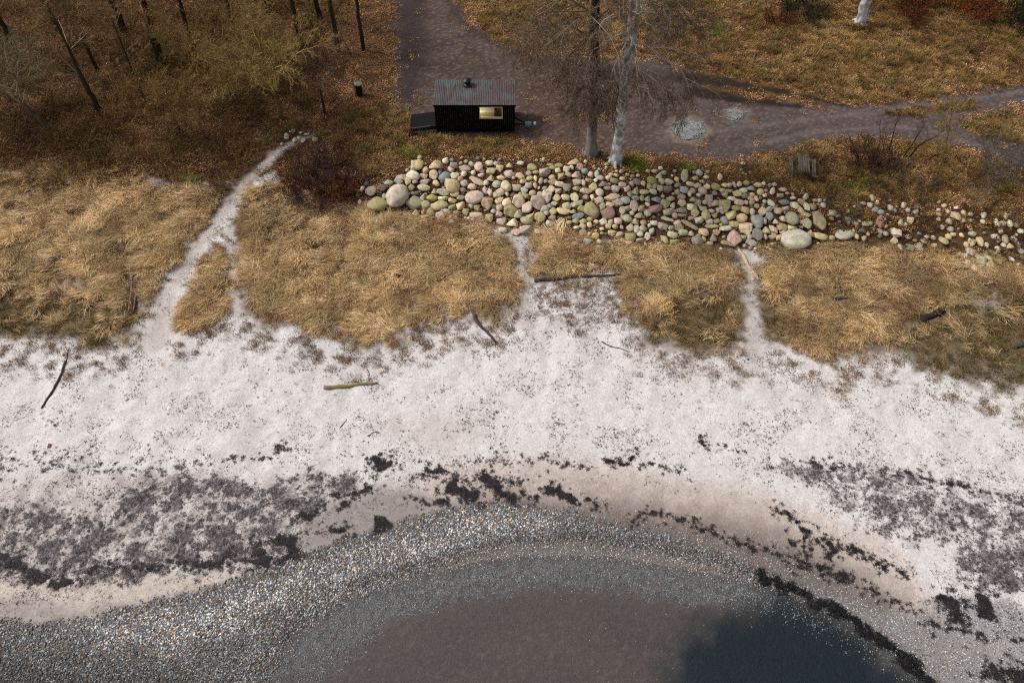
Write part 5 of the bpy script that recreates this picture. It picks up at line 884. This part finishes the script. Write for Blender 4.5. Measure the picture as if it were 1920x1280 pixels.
# ================================================================== DRIFTWOOD
DW = plain('driftwood_grey', alb(132, 122, 108), .9, .4, 9, .5, c2=alb(100, 90, 76), s2=3.); DWD = plain('driftwood_dark', alb(84, 72, 66), .9, .4, 9, .5, c2=alb(60, 48, 44), s2=3.); DWP = plain('driftwood_pale', alb(200, 174, 140), .9, .3, 9, .4); DWR = plain('rotten_red_wood', alb(92, 54, 36), .95, .5, 9, .6, c2=alb(66, 36, 26), s2=3.); DWK = plain('charred_wood', alb(52, 38, 34), .95, .4, 9, .5); DWY = plain('barked_wood', alb(150, 134, 84), .9, .35, 9, .4, c2=alb(120, 112, 100), s2=2.)
DRIFT = []
def drift(pts, wpx, mat, label, name='driftwood', taper=.45, flat=1., branches=(), cat='driftwood', lift=.4):
    DRIFT.append((pts, wpx)); g = np.array([G(u, v) for u, v in pts]); s_ = pxm(*pts[0]); r0 = wpx / 2 / s_; base = g.mean(0); r = np.random.default_rng(int(pts[0][0]))
    def stick(gg, r0, r1):
        n = max(8, len(gg) * 3); q = np.linspace(0, 1, n); P = np.stack([np.interp(q, np.linspace(0, 1, len(gg)), gg[:, i]) for i in range(3)], 1)
        rd = np.linspace(r0, r1, n) * (1 + r.uniform(-.16, .16, n)); P[:, :2] += r.normal(size=(n, 2)) * r0 * .18; P[:, 2] = H(P[:, 0], P[:, 1]) + rd * lift * flat + .01
        V, Fm = tube(P, rd, 8, True); V[:, 2] = P[:, 2].repeat(8) + (V[:, 2] - P[:, 2].repeat(8)) * flat; return V - base, Fm
    V, Fm = stick(g, r0, r0 * taper); V = list(V); Fm = list(Fm)
    for bp_, bw in branches:
        V2, F2 = stick(np.array([G(u, v) for u, v in bp_]), bw / 2 / s_, bw / 4 / s_); n = len(V); V += list(V2); Fm += [tuple(n + i for i in f) for f in F2]
    o = new_mesh(name, V, Fm, mat, True); o.location = tuple(base); return tag(o, label, cat)
drift([(608, 727), (640, 726), (665, 722), (708, 719)], 8, DWY, 'pale log with a yellowish cut end lying alone on the white sand', 'log', .6)
drift([(123, 678), (115, 705), (98, 735), (78, 766)], 5, DWD, 'long thin dark stick on the sand below the dune grass', 'stick', .7, branches=[([(123, 680), (128, 655)], 2)])
drift([(885, 578), (893, 603), (912, 622), (931, 642)], 8, DWD, 'bent dark branch lying at the edge of the dune grass', 'branch', .5)
hb = drift([(249, 507), (254, 530), (252, 560), (247, 590)], 13, DWR, 'split hollow log with rotten red core at the dune edge', 'log', .9, .7)
for sgn in (-1, 1):
    gg = np.array([G(u + sgn * 4.5, v) for u, v in ((250, 506), (254, 530), (251, 560), (247, 588))]); n = 14; q = np.linspace(0, 1, n); P = np.stack([np.interp(q, np.linspace(0, 1, 4), gg[:, i]) for i in range(3)], 1); P[:, 2] = H(P[:, 0], P[:, 1]) + .13
    V, Fm = tube(P - np.array(hb.location), np.linspace(.07, .05, n) * rng.uniform(.8, 1.2, n), 7, True); new_mesh('bark_shell', V, Fm, DW, True, parent=hb)
drift([(1002, 527), (1040, 524), (1085, 519), (1130, 518), (1168, 515)], 7, DWD, 'long straight dark pole half sunk at the head of the sandy gap', 'pole', .6)
drift([(1380, 464), (1394, 480), (1402, 500), (1415, 514), (1421, 525)], 7, DWP, 'pale barkless branch with a forked tip at the foot of the bank', 'branch', .6, branches=[([(1412, 512), (1428, 519)], 4)])
drift([(1721, 602), (1745, 594), (1768, 582)], 15, DWK, 'thick short charred dark log in the dune grass', 'log', .9, .8)
drift([(1842, 534), (1860, 531), (1879, 531)], 4, DWP, 'longer pale barkless stick of the pair by the outermost boulders', 'stick', .7); drift([(1852, 528), (1870, 526), (1884, 528)], 4, DWP, 'shorter pale barkless stick of the pair by the outermost boulders', 'stick', .7)
drift([(1128, 641), (1145, 650), (1163, 653), (1180, 660)], 2.2, DWD, 'thin twig on the white sand below the sandy gap', 'twig', .6); drift([(1898, 652), (1912, 648), (1940, 645)], 10, DWD, 'mossy dark log in the low plants beside the sand', 'log', .9)
drift([(722, 328), (700, 343), (682, 358), (668, 378)], 4, DWD, 'dark crooked branch among the stones beside the brown bush', 'branch', .6, branches=[([(652, 381), (668, 376)], 4)]); drift([(722, 400), (740, 404), (768, 399)], 5, DW, 'grey root wood under the flat olive boulder', 'branch', .5, branches=[([(720, 392), (730, 390), (742, 389)], 5), ([(735, 411), (765, 402)], 4)])
drift([(0, 506), (40, 508), (80, 509), (122, 509)], 6, DW, 'long grey pole half hidden in the dune grass', 'pole', .9); drift([(1305, 552), (1322, 546), (1338, 538)], 4, DW, 'short grey stick in the brown grass patch', 'stick', .7)
drift([(637, 802), (650, 787)], 1.8, DWD, 'tiny straight twig below the pale log', 'twig', .6); drift([(690, 818), (700, 810), (713, 811)], 1.8, DWD, 'tiny curved twig below the pale log', 'twig', .6); drift([(688, 692), (692, 700), (691, 711)], 1.6, DWD, 'tiny hooked twig above the pale log', 'twig', .6); drift([(1560, 562), (1600, 558), (1660, 552)], 5, DWD, 'dark pole sunk in the dry grass beside the charred log', 'pole', .7)
p = G(93, 836); o = MB().box(-.06, .06, -.11, .11, -.02, .07).build('brick', plain('red_brick', alb(138, 78, 62), .9, .3)); o.location = tuple(p); o.rotation_euler[2] = .1; tag(o, 'small red brick lying alone on the white sand', 'brick')
mb = MB(); mb.add([(-.09, -.07, .0), (.1, -.05, .02), (.08, .08, .05), (-.07, .07, .1), (0, 0, .13)], [(0, 1, 4), (1, 2, 4), (2, 3, 4), (3, 0, 4), (3, 2, 1, 0)]); o = mb.build('litter', plain('white_plastic', alb(230, 230, 228), .5, .05)); o.location = tuple(G(333, 474)); tag(o, 'crumpled white scrap of litter in the dune grass', 'litter')
mb = MB(); mb.add([(-.16, -.1, .0), (.12, -.08, .02), (.1, .1, .1), (-.14, .1, .16), (0, 0, .22)], [(0, 1, 4), (1, 2, 4), (2, 3, 4), (3, 0, 4), (3, 2, 1, 0)]); o = mb.build('litter', plain('white_orange_scrap', alb(222, 206, 196), .5, .1, c2=alb(206, 112, 62), s2=6)); o.location = tuple(G(1870, 326)); tag(o, 'white and orange scrap of litter by the grey thicket', 'litter')
# ================================================================== UNCOUNTABLE GROWTH, LEAVES, SHINGLE, SEAWEED
MAT_INST = vcol_mat('grass_blades', .8, inst=True); MAT_INST_S = vcol_mat('pebbles', .55, inst=True, spec=.4); MAT_WEED = vcol_mat('seaweed', .6, inst=True, spec=.35)
def tuft(n, L, th0, th1, lean, width, rad, seed, segs=4):
    r = np.random.default_rng(seed); V = []; Fm = []; Cc_ = []
    for _ in range(n):
        a = r.normal(0, 1) * lean if lean < 3 else r.uniform(0, 6.283); l = L * r.uniform(.6, 1.15); p = np.array([*(r.normal(size=2) * rad), -.03]); d = np.array([math.cos(a), math.sin(a)]); nrm_ = np.array([-d[1], d[0], 0]); c = r.uniform(.35, 1.75); s0 = r.uniform(-.9, .9); i0 = len(V); t1 = th1 * r.uniform(.75, 1.15)
        for k in range(segs + 1):
            t = k / segs; w = width * (1 - .8 * t) * .5; V += [p - nrm_ * w, p + nrm_ * w]; Cc_ += [np.ones(3) * c * (.45 + .8 * t)] * 2
            th = th0 + (t1 - th0) * t; a2 = a + s0 * t; p = p + l / segs * np.array([math.sin(th) * math.cos(a2), math.sin(th) * math.sin(a2), math.cos(th)])
        for k in range(segs): Fm.append((i0 + 2 * k, i0 + 2 * k + 1, i0 + 2 * k + 3, i0 + 2 * k + 2))
    return new_mesh('tuft', np.array(V), np.array(Fm), MAT_INST, False, np.array(Cc_), link=False)
def leafclump(n, rad, size, seed):
    r = np.random.default_rng(seed); V = []; Fm = []; Cc_ = []
    for _ in range(n):
        a = r.uniform(0, 6.283); q = rad * math.sqrt(r.random()); c = np.array([q * math.cos(a), q * math.sin(a), r.uniform(.01, .05)]); A_ = nrm(np.append(r.normal(size=2), r.normal() * .35)) * size * r.uniform(.6, 1.2); B2_ = nrm(np.cross(A_, np.append(r.normal(size=2) * .35, 1))) * size * .65; i0 = len(V)
        V += [c - A_, c - B2_ + A_ * .1, c + A_, c + B2_ + A_ * .1]; Fm.append((i0, i0 + 1, i0 + 2, i0 + 3)); Cc_ += [np.array([1, r.uniform(.8, 1.05), r.uniform(.7, 1.05)]) * r.uniform(.45, 1.7)] * 4
    return new_mesh('leaves', np.array(V), np.array(Fm), MAT_INST, False, np.array(Cc_), link=False)
def rots(n, z=None, t=.12): return np.stack([rng.normal(0, t, n), rng.normal(0, t, n), rng.uniform(0, 6.283, n) if z is None else z], 1)
# ---- long dry dune grass, combed over by the wind
DZ = [Zone(p_, w_ + 9, soft=.15, rough=.1, seed=95) for p_, w_ in DRIFT]
def clear(x, y):
    g = np.ones(np.shape(x))
    for q in DZ: g = np.minimum(g, 1 - q(x, y))
    return g
def dens_grass(x, y): return clear(x, y) * np.clip(dry_grass(x, y) - 1.1 * bare(x, y) - .75 * lowplants(x, y), 0, 1) ** 1.6 * (.12 + .88 * sstep(.34, .56, fbm(x, y, .9, 4, 55)))
src = [tuft(30, 1.0, .45, 1.75, .42, .024, .16, 500 + i, 5) for i in range(4)] + [tuft(30, .7, .3, 1.6, .9, .02, .14, 510 + i) for i in range(3)]
P = pick(150000, -45, 45, 20, 48, dens_grass); n = len(P)
ang = -2.45 + (fbm(P[:, 0], P[:, 1], .22, 2, 60) - .5) * 4.6 + rng.normal(0, .6, n)
tn = tints(n, [(202, 170, 122), (182, 150, 104), (216, 190, 148), (150, 114, 78), (160, 140, 90), (116, 84, 58)], [.28, .26, .15, .13, .10, .08]); tn *= np.array([1.02, 1.0, 1.0]) * (.45 + 1.15 * fbm(P[:, 0], P[:, 1], .45, 4, 61))[:, None]; w_ = sstep(.52, .7, fbm(P[:, 0] + 40, P[:, 1], .3, 4, 68))[:, None]; tn = tn * (1 - .5 * w_) + .5 * w_ * alb(162, 142, 98) * rng.uniform(.6, 1.2, (n, 1)); w_ = sstep(.42, .28, fbm(P[:, 0], P[:, 1] + 30, .4, 4, 69))[:, None]; tn = tn * (1 - .6 * w_) + .6 * w_ * alb(120, 86, 60) * rng.uniform(.6, 1.2, (n, 1))
scatter('dune_grass', src, P, rots(n, ang), (rng.uniform(.45, 1.05, n) * (.5 + .7 * fbm(P[:, 0], P[:, 1], .5, 2, 62)) * (.45 + .55 * np.clip(dry_grass(P[:, 0], P[:, 1]), 0, 1)))[:, None] * np.array([1.15, 1.15, .72]), rng.integers(0, 7, n), tn, 'long dry straw-coloured dune grass combed by wind', 'dune grass'); print('grass', n)
# ---- low olive creeping plants at the dune foot
def dens_low(x, y): return clear(x, y) * np.clip(lowplants(x, y) + .55 * Z['debris'](x, y) * sstep(.55, .7, fbm(x, y, 1.4, 3, 44)) - bare(x, y), 0, 1) * (.25 + .75 * sstep(.35, .55, fbm(x, y, 1.0, 4, 56)))
src = [tuft(34, .2, .2, 1.2, 9, .02, .12, 520 + i, 3) for i in range(4)]
P = pick(30000, -40, 45, 19, 40, dens_low); n = len(P)
scatter('low_beach_plants', src, P, rots(n), rng.uniform(.6, 1.4, n), rng.integers(0, 4, n), tints(n, [(116, 102, 58), (104, 90, 50), (128, 104, 64), (96, 84, 48)]), 'low olive creeping plants along the dune foot', 'ground cover')
# ---- fringe: sparse shoots where grass runs out on the sand
def dens_fr(x, y):
    s = np.zeros(x.shape)
    for dx, dy in ((0, 1.2), (0, 2.2), (.9, .6), (-.9, .6)): s = np.maximum(s, np.maximum(dry_grass(x + dx, y + dy), .8 * lowplants(x + dx, y + dy)))
    return np.clip(s - dry_grass(x, y) - lowplants(x, y) - bare(x, y), 0, 1) * sstep(.42, .62, fbm(x, y, 1.1, 5, 57))
P = pick(50000, -40, 45, 18, 40, dens_fr); n = len(P)
scatter('sparse_shoots', src, P, rots(n), rng.uniform(.5, 1.2, n), rng.integers(0, 4, n), tints(n, [(166, 134, 94), (140, 106, 72), (124, 92, 64)]), 'sparse brown shoots on the sand below the dune grass', 'ground cover')
# ---- short grass and moss on the banks
def shadow_streaks(x, y): return np.max([Z[k](x, y + d) for k in ('shadow_streak1', 'shadow_streak2') for d in (-.4, 0, .4)], 0)
def dens_bank(x, y):
    g = np.maximum(np.maximum(Z['bank'](x, y), Z['lowbank'](x, y)), np.maximum(Z['hutgrass'](x, y), .6 * Z['scree'](x, y))); g = np.maximum(g, np.maximum(Z['island'](x, y), Z['island2'](x, y)))
    return (1 - shadow_streaks(x, y)) * np.clip(g - Z['riprap'](x, y), 0, 1) * (.3 + .7 * sstep(.35, .6, fbm(x, y, .5, 3, 58)))
src = [tuft(30, .30, .25, 1.4, 9, .026, .16, 530 + i, 3) for i in range(4)] + [tuft(34, .5, .3, 1.6, 1.2, .026, .16, 536 + i, 4) for i in range(2)]
P = pick(42000, -20, 50, 36, 70, dens_bank); n = len(P); tn = tints(n, [(158, 122, 68), (138, 108, 54), (178, 142, 86), (118, 90, 46), (100, 92, 40)], [.34, .26, .22, .12, .06]); tn *= (.5 + 1.0 * fbm(P[:, 0], P[:, 1], .35, 3, 63))[:, None]
fa = fbm(P[:, 0], P[:, 1], .22, 4, 65)[:, None]; fb_ = fbm(P[:, 0], P[:, 1], .5, 4, 66)[:, None]
tn = tn * .45 + .55 * (alb(128, 98, 56) * (1 - sstep(.52, .66, fa)) + alb(182, 150, 98) * sstep(.52, .66, fa)) * rng.uniform(.7, 1.3, (n, 1)); w_ = sstep(.56, .68, fb_); tn = tn * (1 - w_ * .7) + alb(88, 84, 40) * w_ * .7; w_ = sstep(.42, .30, fb_); tn = tn * (1 - w_ * .75) + alb(66, 44, 28) * w_ * .75
scatter('bank_grass', src, P, rots(n), rng.uniform(.6, 1.2, n), np.where(rng.random(n) < .8, rng.integers(0, 4, n), rng.integers(4, 6, n)), tn, 'short golden and olive grass on the banks', 'grass')
# bright moss patches
mz = [Zone(p_, soft=.3, rough=.4, nsc=1.5, seed=90 + i) for i, p_ in enumerate([[(1172, 300), (1200, 295), (1212, 312), (1195, 326), (1172, 318)], [(1265, 310), (1300, 312), (1295, 322), (1270, 320)], [(1588, 345), (1625, 338), (1630, 362), (1600, 368)], [(330, 332), (370, 328), (375, 345), (335, 345)], [(1335, 45), (1365, 50), (1360, 80), (1335, 75)], [(755, 280), (780, 275), (785, 295), (760, 298)]])]
P = pick(60000, -30, 40, 36, 66, lambda x, y: np.max([q(x, y) for q in mz], 0)); n = len(P)
scatter('moss_grass', src[:4], P, rots(n), rng.uniform(.6, 1.1, n), rng.integers(0, 4, n), tints(n, [(112, 146, 44), (124, 140, 50), (92, 116, 40)]), 'bright green grass and moss patches on the upper ground', 'moss')
# ---- fallen leaves
lsrc = [leafclump(40, .42, .05, 540 + i) for i in range(6)]
def dens_leaf(x, y):
    return (1 - bare(x, y)) * (1 - .9 * Z['path_clear'](x, y)) * (1 - shadow_streaks(x, y)) * np.clip(Z['upland'](x, y) * (1 - .985 * Z['dirt'](x, y)) * (1 - .8 * Z['riprap'](x, y)), 0, 1) * (.25 + .75 * sstep(.35, .6, fbm(x, y, .45, 3, 59)))
P = pick(70000, -46, 46, 36, 68, dens_leaf); n = len(P); lw = P[:, 0] < -9
tn = np.where(lw[:, None], tints(n, [(134, 96, 64), (156, 114, 80), (122, 96, 60), (92, 64, 44)]), tints(n, [(156, 120, 82), (184, 148, 110), (112, 78, 50), (140, 110, 70)]))
tn *= (.62 + .75 * fbm(P[:, 0], P[:, 1], .3, 3, 64))[:, None]
scatter('fallen_leaves', lsrc, P, rots(n, t=.05), rng.uniform(.7, 1.3, n), rng.integers(0, 6, n), tn, 'brown fallen leaves covering the woodland floor and banks', 'fallen leaves'); print('leaves', n)
def dens_leaf2(x, y): return np.clip(Z['riprap'](x, y) * .9 + .5 * Z['scree'](x, y) + .35 * Z['debris'](x, y) + (.35 * sstep(.5, .68, fbm(x, y, .6, 3, 70)) + .8 * sstep(-5.5, -1, y - np.interp(x, *TOE) + 2.5 * (fbm(x, y, .4, 3, 74) - .5))) * dry_grass(x, y) * (1 - bare(x, y)), 0, 1)
P = pick(22000, -42, 45, 24, 60, dens_leaf2); n = len(P)
scatter('leaf_drifts', lsrc, P, rots(n, t=.08), rng.uniform(.4, .8, n), rng.integers(0, 6, n), tints(n, [(98, 60, 40), (86, 52, 34), (120, 82, 54)]), 'reddish leaf drifts between the boulders and in the grass', 'fallen leaves')
# ---- brambles and saplings of the wood floor
def bramble(seed, ht, n):
    r = np.random.default_rng(seed); tb_ = TB()
    for _ in range(n):
        a = r.uniform(0, 6.283); P_ = grow([*(r.normal(size=2) * .25), -.05], [math.cos(a) * .7, math.sin(a) * .7, 1], ht * r.uniform(.5, 1.2), 4, .2, -.35, r); tb_.add(P_, np.linspace(.011, .006, 5), 3, np.ones(3) * r.uniform(.5, 1.4))
        for _ in range(3): q, d = at_t(P_, r.uniform(.3, .95)); tb_.add(grow(q, d + r.normal(size=3) * .6, ht * .35, 2, .2, -.1, r), [.008, .006, .005], 3, np.ones(3) * r.uniform(.5, 1.4))
    return tb_.build('bramble', MAT_INST, link=False)
bsrc = [bramble(550 + i, 1.0, 12) for i in range(5)]
def dens_br(x, y): return (1 - Z['path_clear'](x, y)) * Z['upland'](x, y) * (1 - Z['dirt'](x, y)) * (1 - Z['path'](x, y)) * sstep(-12.5, -15, x + (fbm(x, y, .3, 2, 5) - .5) * 4) * (.2 + .8 * sstep(.42, .62, fbm(x, y, .35, 3, 66)))
P = pick(6000, -46, -9, 38, 68, dens_br); n = len(P)
scatter('undergrowth', bsrc, P, rots(n), rng.uniform(.6, 1.3, n), rng.integers(0, 5, n), tints(n, [(132, 102, 60), (120, 82, 52), (150, 122, 74), (124, 106, 56), (88, 60, 42)]), 'tangled bare undergrowth on the woodland floor', 'undergrowth'); print('bramble', n)
P = pick(2600, 8, 50, 34, 68, lambda x, y: .5 * Z['scree'](x, y) + .25 * Z['lowbank'](x, y) + .12 * Z['bank'](x, y)); n = len(P)
scatter('dead_stalks', bsrc, P, rots(n), rng.uniform(.35, .7, n), rng.integers(0, 5, n), tints(n, [(110, 84, 60), (96, 70, 54), (124, 100, 70)]), 'dead brown stalks in the scrub and on the banks', 'undergrowth')
# ---- shingle
psrc = []
for i in range(8):
    V = stone_shape(IV1, 600 + i, False) * np.array([1, .8, .55]); psrc.append(new_mesh('pebble', V, IF1, MAT_INST_S, True, np.ones((len(V), 3)), link=False))
PC = [(196, 194, 192), (150, 156, 162), (122, 120, 120), (96, 90, 88), (206, 202, 196), (140, 122, 110), (168, 128, 98), (120, 140, 152), (78, 70, 68), (176, 164, 132), (104, 100, 78)]
def shingle(name, n0, dens, s0, s1, cols, w, label, mul=None):
    P = pick(int(n0 * 1.2), -27, 26, 6, 21, dens); n = len(P); s = s0 + (s1 - s0) * rng.random(n) ** 3.2; P[:, 2] += s * .18
    tn = tints(n, cols, w, .45)
    if mul is not None: tn *= mul(P[:, 0], P[:, 1])[:, None]
    scatter(name, psrc, P, rots(n, t=.3), s, rng.integers(0, 8, n), tn, label, 'shingle'); print(name, n)
def mulg(x, y): return (.62 + .75 * Z['gravel_hi'](x, y)) * (1 - .6 * Z['dark_l'](x, y)) * (1 - .5 * Z['berm'](x, y)) * (.75 + .5 * fbm(x, y, 1.2, 3, 71))
shingle('shingle', 1100000, lambda x, y: np.clip(Z['gravel'](x, y) * (.1 + .75 * fbm(x, y, 1.5, 3, 72)) * (1 - .35 * Z['berm'](x, y)) * (1 - .6 * sstep(1, 5, x) * sstep(1.5, 2.5, y - np.interp(x, *SHORE))), 0, 1), .012, .058, PC, [.14, .13, .12, .12, .08, .12, .04, .07, .08, .06, .04], 'mixed grey, white and rusty pebbles of the shingle bank', mulg)
shingle('fine_shingle', 420000, lambda x, y: np.clip(.8 * np.maximum(Z['gravel_r'](x, y), Z['gravel_p'](x, y)) + .95 * Z['shallow'](x, y) + .012 * (y < np.interp(x, *SHORE)) * (1 - Z['weed_deep'](x, y)) + .7 * Z['berm'](x, y) + .55 * sstep(2.6, .9, y - np.interp(x, *SHORE)) * sstep(-2, .3, y - np.interp(x, *SHORE)), 0, 1), .01, .034, PC, [.19, .18, .17, .1, .1, .1, .03, .06, .02, .03, .02], 'fine grey shingle along the waterline')
P = pick(150000, 8, 18, 44, 52, lambda x, y: np.maximum(Z['heap1'](x, y), .7 * Z['heap2'](x, y))); n = len(P); P[:, 2] += .1 * np.maximum(Z['heap1'](P[:, 0], P[:, 1]), Z['heap2'](P[:, 0], P[:, 1]))
scatter('loose_gravel', psrc, P, rots(n, t=.3), rng.uniform(.012, .032, n), rng.integers(0, 8, n), tints(n, [(158, 160, 160), (136, 136, 136), (120, 114, 108), (176, 176, 174)]) * .9, 'loose grey gravel strewn over the heaps on the track', 'gravel')
# ---- seaweed: shreds along the tide lines, crusts in the mottled fields
def weed(seed, n, L, w, rad, up):
    r = np.random.default_rng(seed); V = []; Fm = []; Cc_ = []
    for _ in range(n):
        p = np.array([*(r.normal(size=2) * rad), r.uniform(0, up)]); a = r.uniform(0, 6.283); i0 = len(V); c = r.uniform(.5, 1.6); ww = w * r.uniform(.5, 1.2); sg = 4; l = L * r.uniform(.5, 1.3)
        for k in range(sg + 1):
            d = np.array([math.cos(a), math.sin(a), r.normal() * .25]); nn = np.array([-d[1], d[0], r.normal() * .4]); V += [p - nn * ww * .5, p + nn * ww * .5]; Cc_ += [np.ones(3) * c] * 2; p = p + d * l / sg; p[2] = max(p[2], .004); a += r.normal() * .6
        for k in range(sg): Fm.append((i0 + 2 * k, i0 + 2 * k + 1, i0 + 2 * k + 3, i0 + 2 * k + 2))
    return new_mesh('weed', np.array(V), np.array(Fm), MAT_WEED, False, np.array(Cc_), link=False)
wsrc = [weed(700 + i, 9, .16, .022, .07, .03) for i in range(5)] + [weed(710 + i, 26, .16, .03, .09, .09) for i in range(4)]
def dens_wrack(x, y):
    g = WEDGE(x, y)
    nz = fbm(x, y, 2.6, 5, 76); nb = fbm(x, y, .8, 4, 84)
    for zz, dn in WZ: g = np.maximum(g, zz(x, y) * min(1, (dn / 2.8) ** 1.7) * (.3 + .7 * sstep(.24, .38, nb)))
    for zz, dn in WH: g = np.maximum(g, zz(x, y) * min(.12, .03 * dn) * sstep(.45, .6, nz))
    return g
P = pick(620000, -29, 29, 9, 24, dens_wrack); n = len(P)
scatter('seaweed_wrack', wsrc, P, rots(n), rng.uniform(.25, .65, n), rng.integers(0, 9, n), tints(n, [(34, 29, 31), (48, 40, 42), (27, 24, 27), (60, 50, 50)]), 'black and brown seaweed thrown up in tide lines', 'seaweed'); print('wrack', n)
def dens_field(x, y):
    a = .6 * fbm(x, y, .9, 6, 77) + .4 * fbm(x, y, 3.0, 4, 79); g = Z['wrack_l'](x, y) * (.08 + .92 * sstep(.45, .60, a)); g = np.maximum(g, Z['wrack_r'](x, y) * (.10 + .6 * sstep(.46, .60, a))); g = np.maximum(g, Z['wrack_r2'](x, y) * (.2 + .7 * sstep(.42, .58, a)))
    return g
P = pick(430000, -29, 29, 9, 24, dens_field); n = len(P)
scatter('seaweed_crust', wsrc[:5] + wsrc[5:7], P, rots(n), rng.uniform(.2, .5, n), np.where(rng.random(n) < .8, rng.integers(0, 5, n), rng.integers(5, 7, n)), tints(n, [(112, 103, 106), (86, 77, 80), (128, 120, 122), (48, 40, 42), (78, 66, 66)]), 'dried grey seaweed crust mottling the sand', 'seaweed'); print('crust', n)
# scattered bits over the dry sand
fsrc = [weed(720 + i, 3, .10, .016, .05, .02) for i in range(5)]
def dens_bits(x, y):
    s = y - np.interp(x, *SHORE); return sstep(3, 5, s) * sstep(46, 42, y) * (1 - dry_grass(x, y)) * (1 - Z['upland'](x, y)) * np.clip(.05 + .12 * fbm(x, y, 2.5, 3, 83) + .85 * sstep(.5, .66, fbm(x, y, .5, 4, 80)) + .5 * sstep(.5, .64, fbm(x, y, 1.8, 3, 81)) * Z['debris'](x, y) + .4 * Z['damp_l'](x, y), 0, 1)
P = pick(240000, -40, 40, 12, 42, dens_bits); n = len(P)
scatter('beach_debris', fsrc, P, rots(n), .35 + 1.3 * rng.random(n) ** 4, rng.integers(0, 5, n), tints(n, [(74, 64, 60), (96, 82, 72), (56, 46, 44), (120, 106, 96)]), 'dark shreds of dry weed and twigs scattered over the sand', 'beach debris'); print('bits', n)
# floating weed at the water's edge
P = pick(40000, 5, 30, 5, 22, lambda x, y: Z['weed_edge'](x, y)); n = len(P); P[:, 2] = np.maximum(P[:, 2], .0) + .01
scatter('shore_seaweed', wsrc[5:], P, rots(n), rng.uniform(.5, 1., n), rng.integers(0, 4, n), tints(n, [(14, 15, 17), (20, 20, 20), (10, 10, 12)]), 'black rotting seaweed banked along the water edge', 'seaweed')
bpy.context.view_layer.update()
# foam threads where the water meets the weed
P = pick(90000, -12, 22, 6, 22, lambda x, y: sstep(.55, .15, np.abs(y - np.interp(x, *SHORE) + .55 + 1.0 * (fbm(x, y, .7, 3, 92) - .5))) * sstep(.55, .68, fbm(x, y, 1.1, 4, 93)) * .5); n = len(P); P[:, 2] = .004
scatter('sea_foam', fsrc, P, rots(n, t=.01), rng.uniform(.3, .8, n), rng.integers(0, 5, n), tints(n, [(170, 176, 180), (140, 150, 156)]), 'thin pale foam threads along the water edge', 'foam')
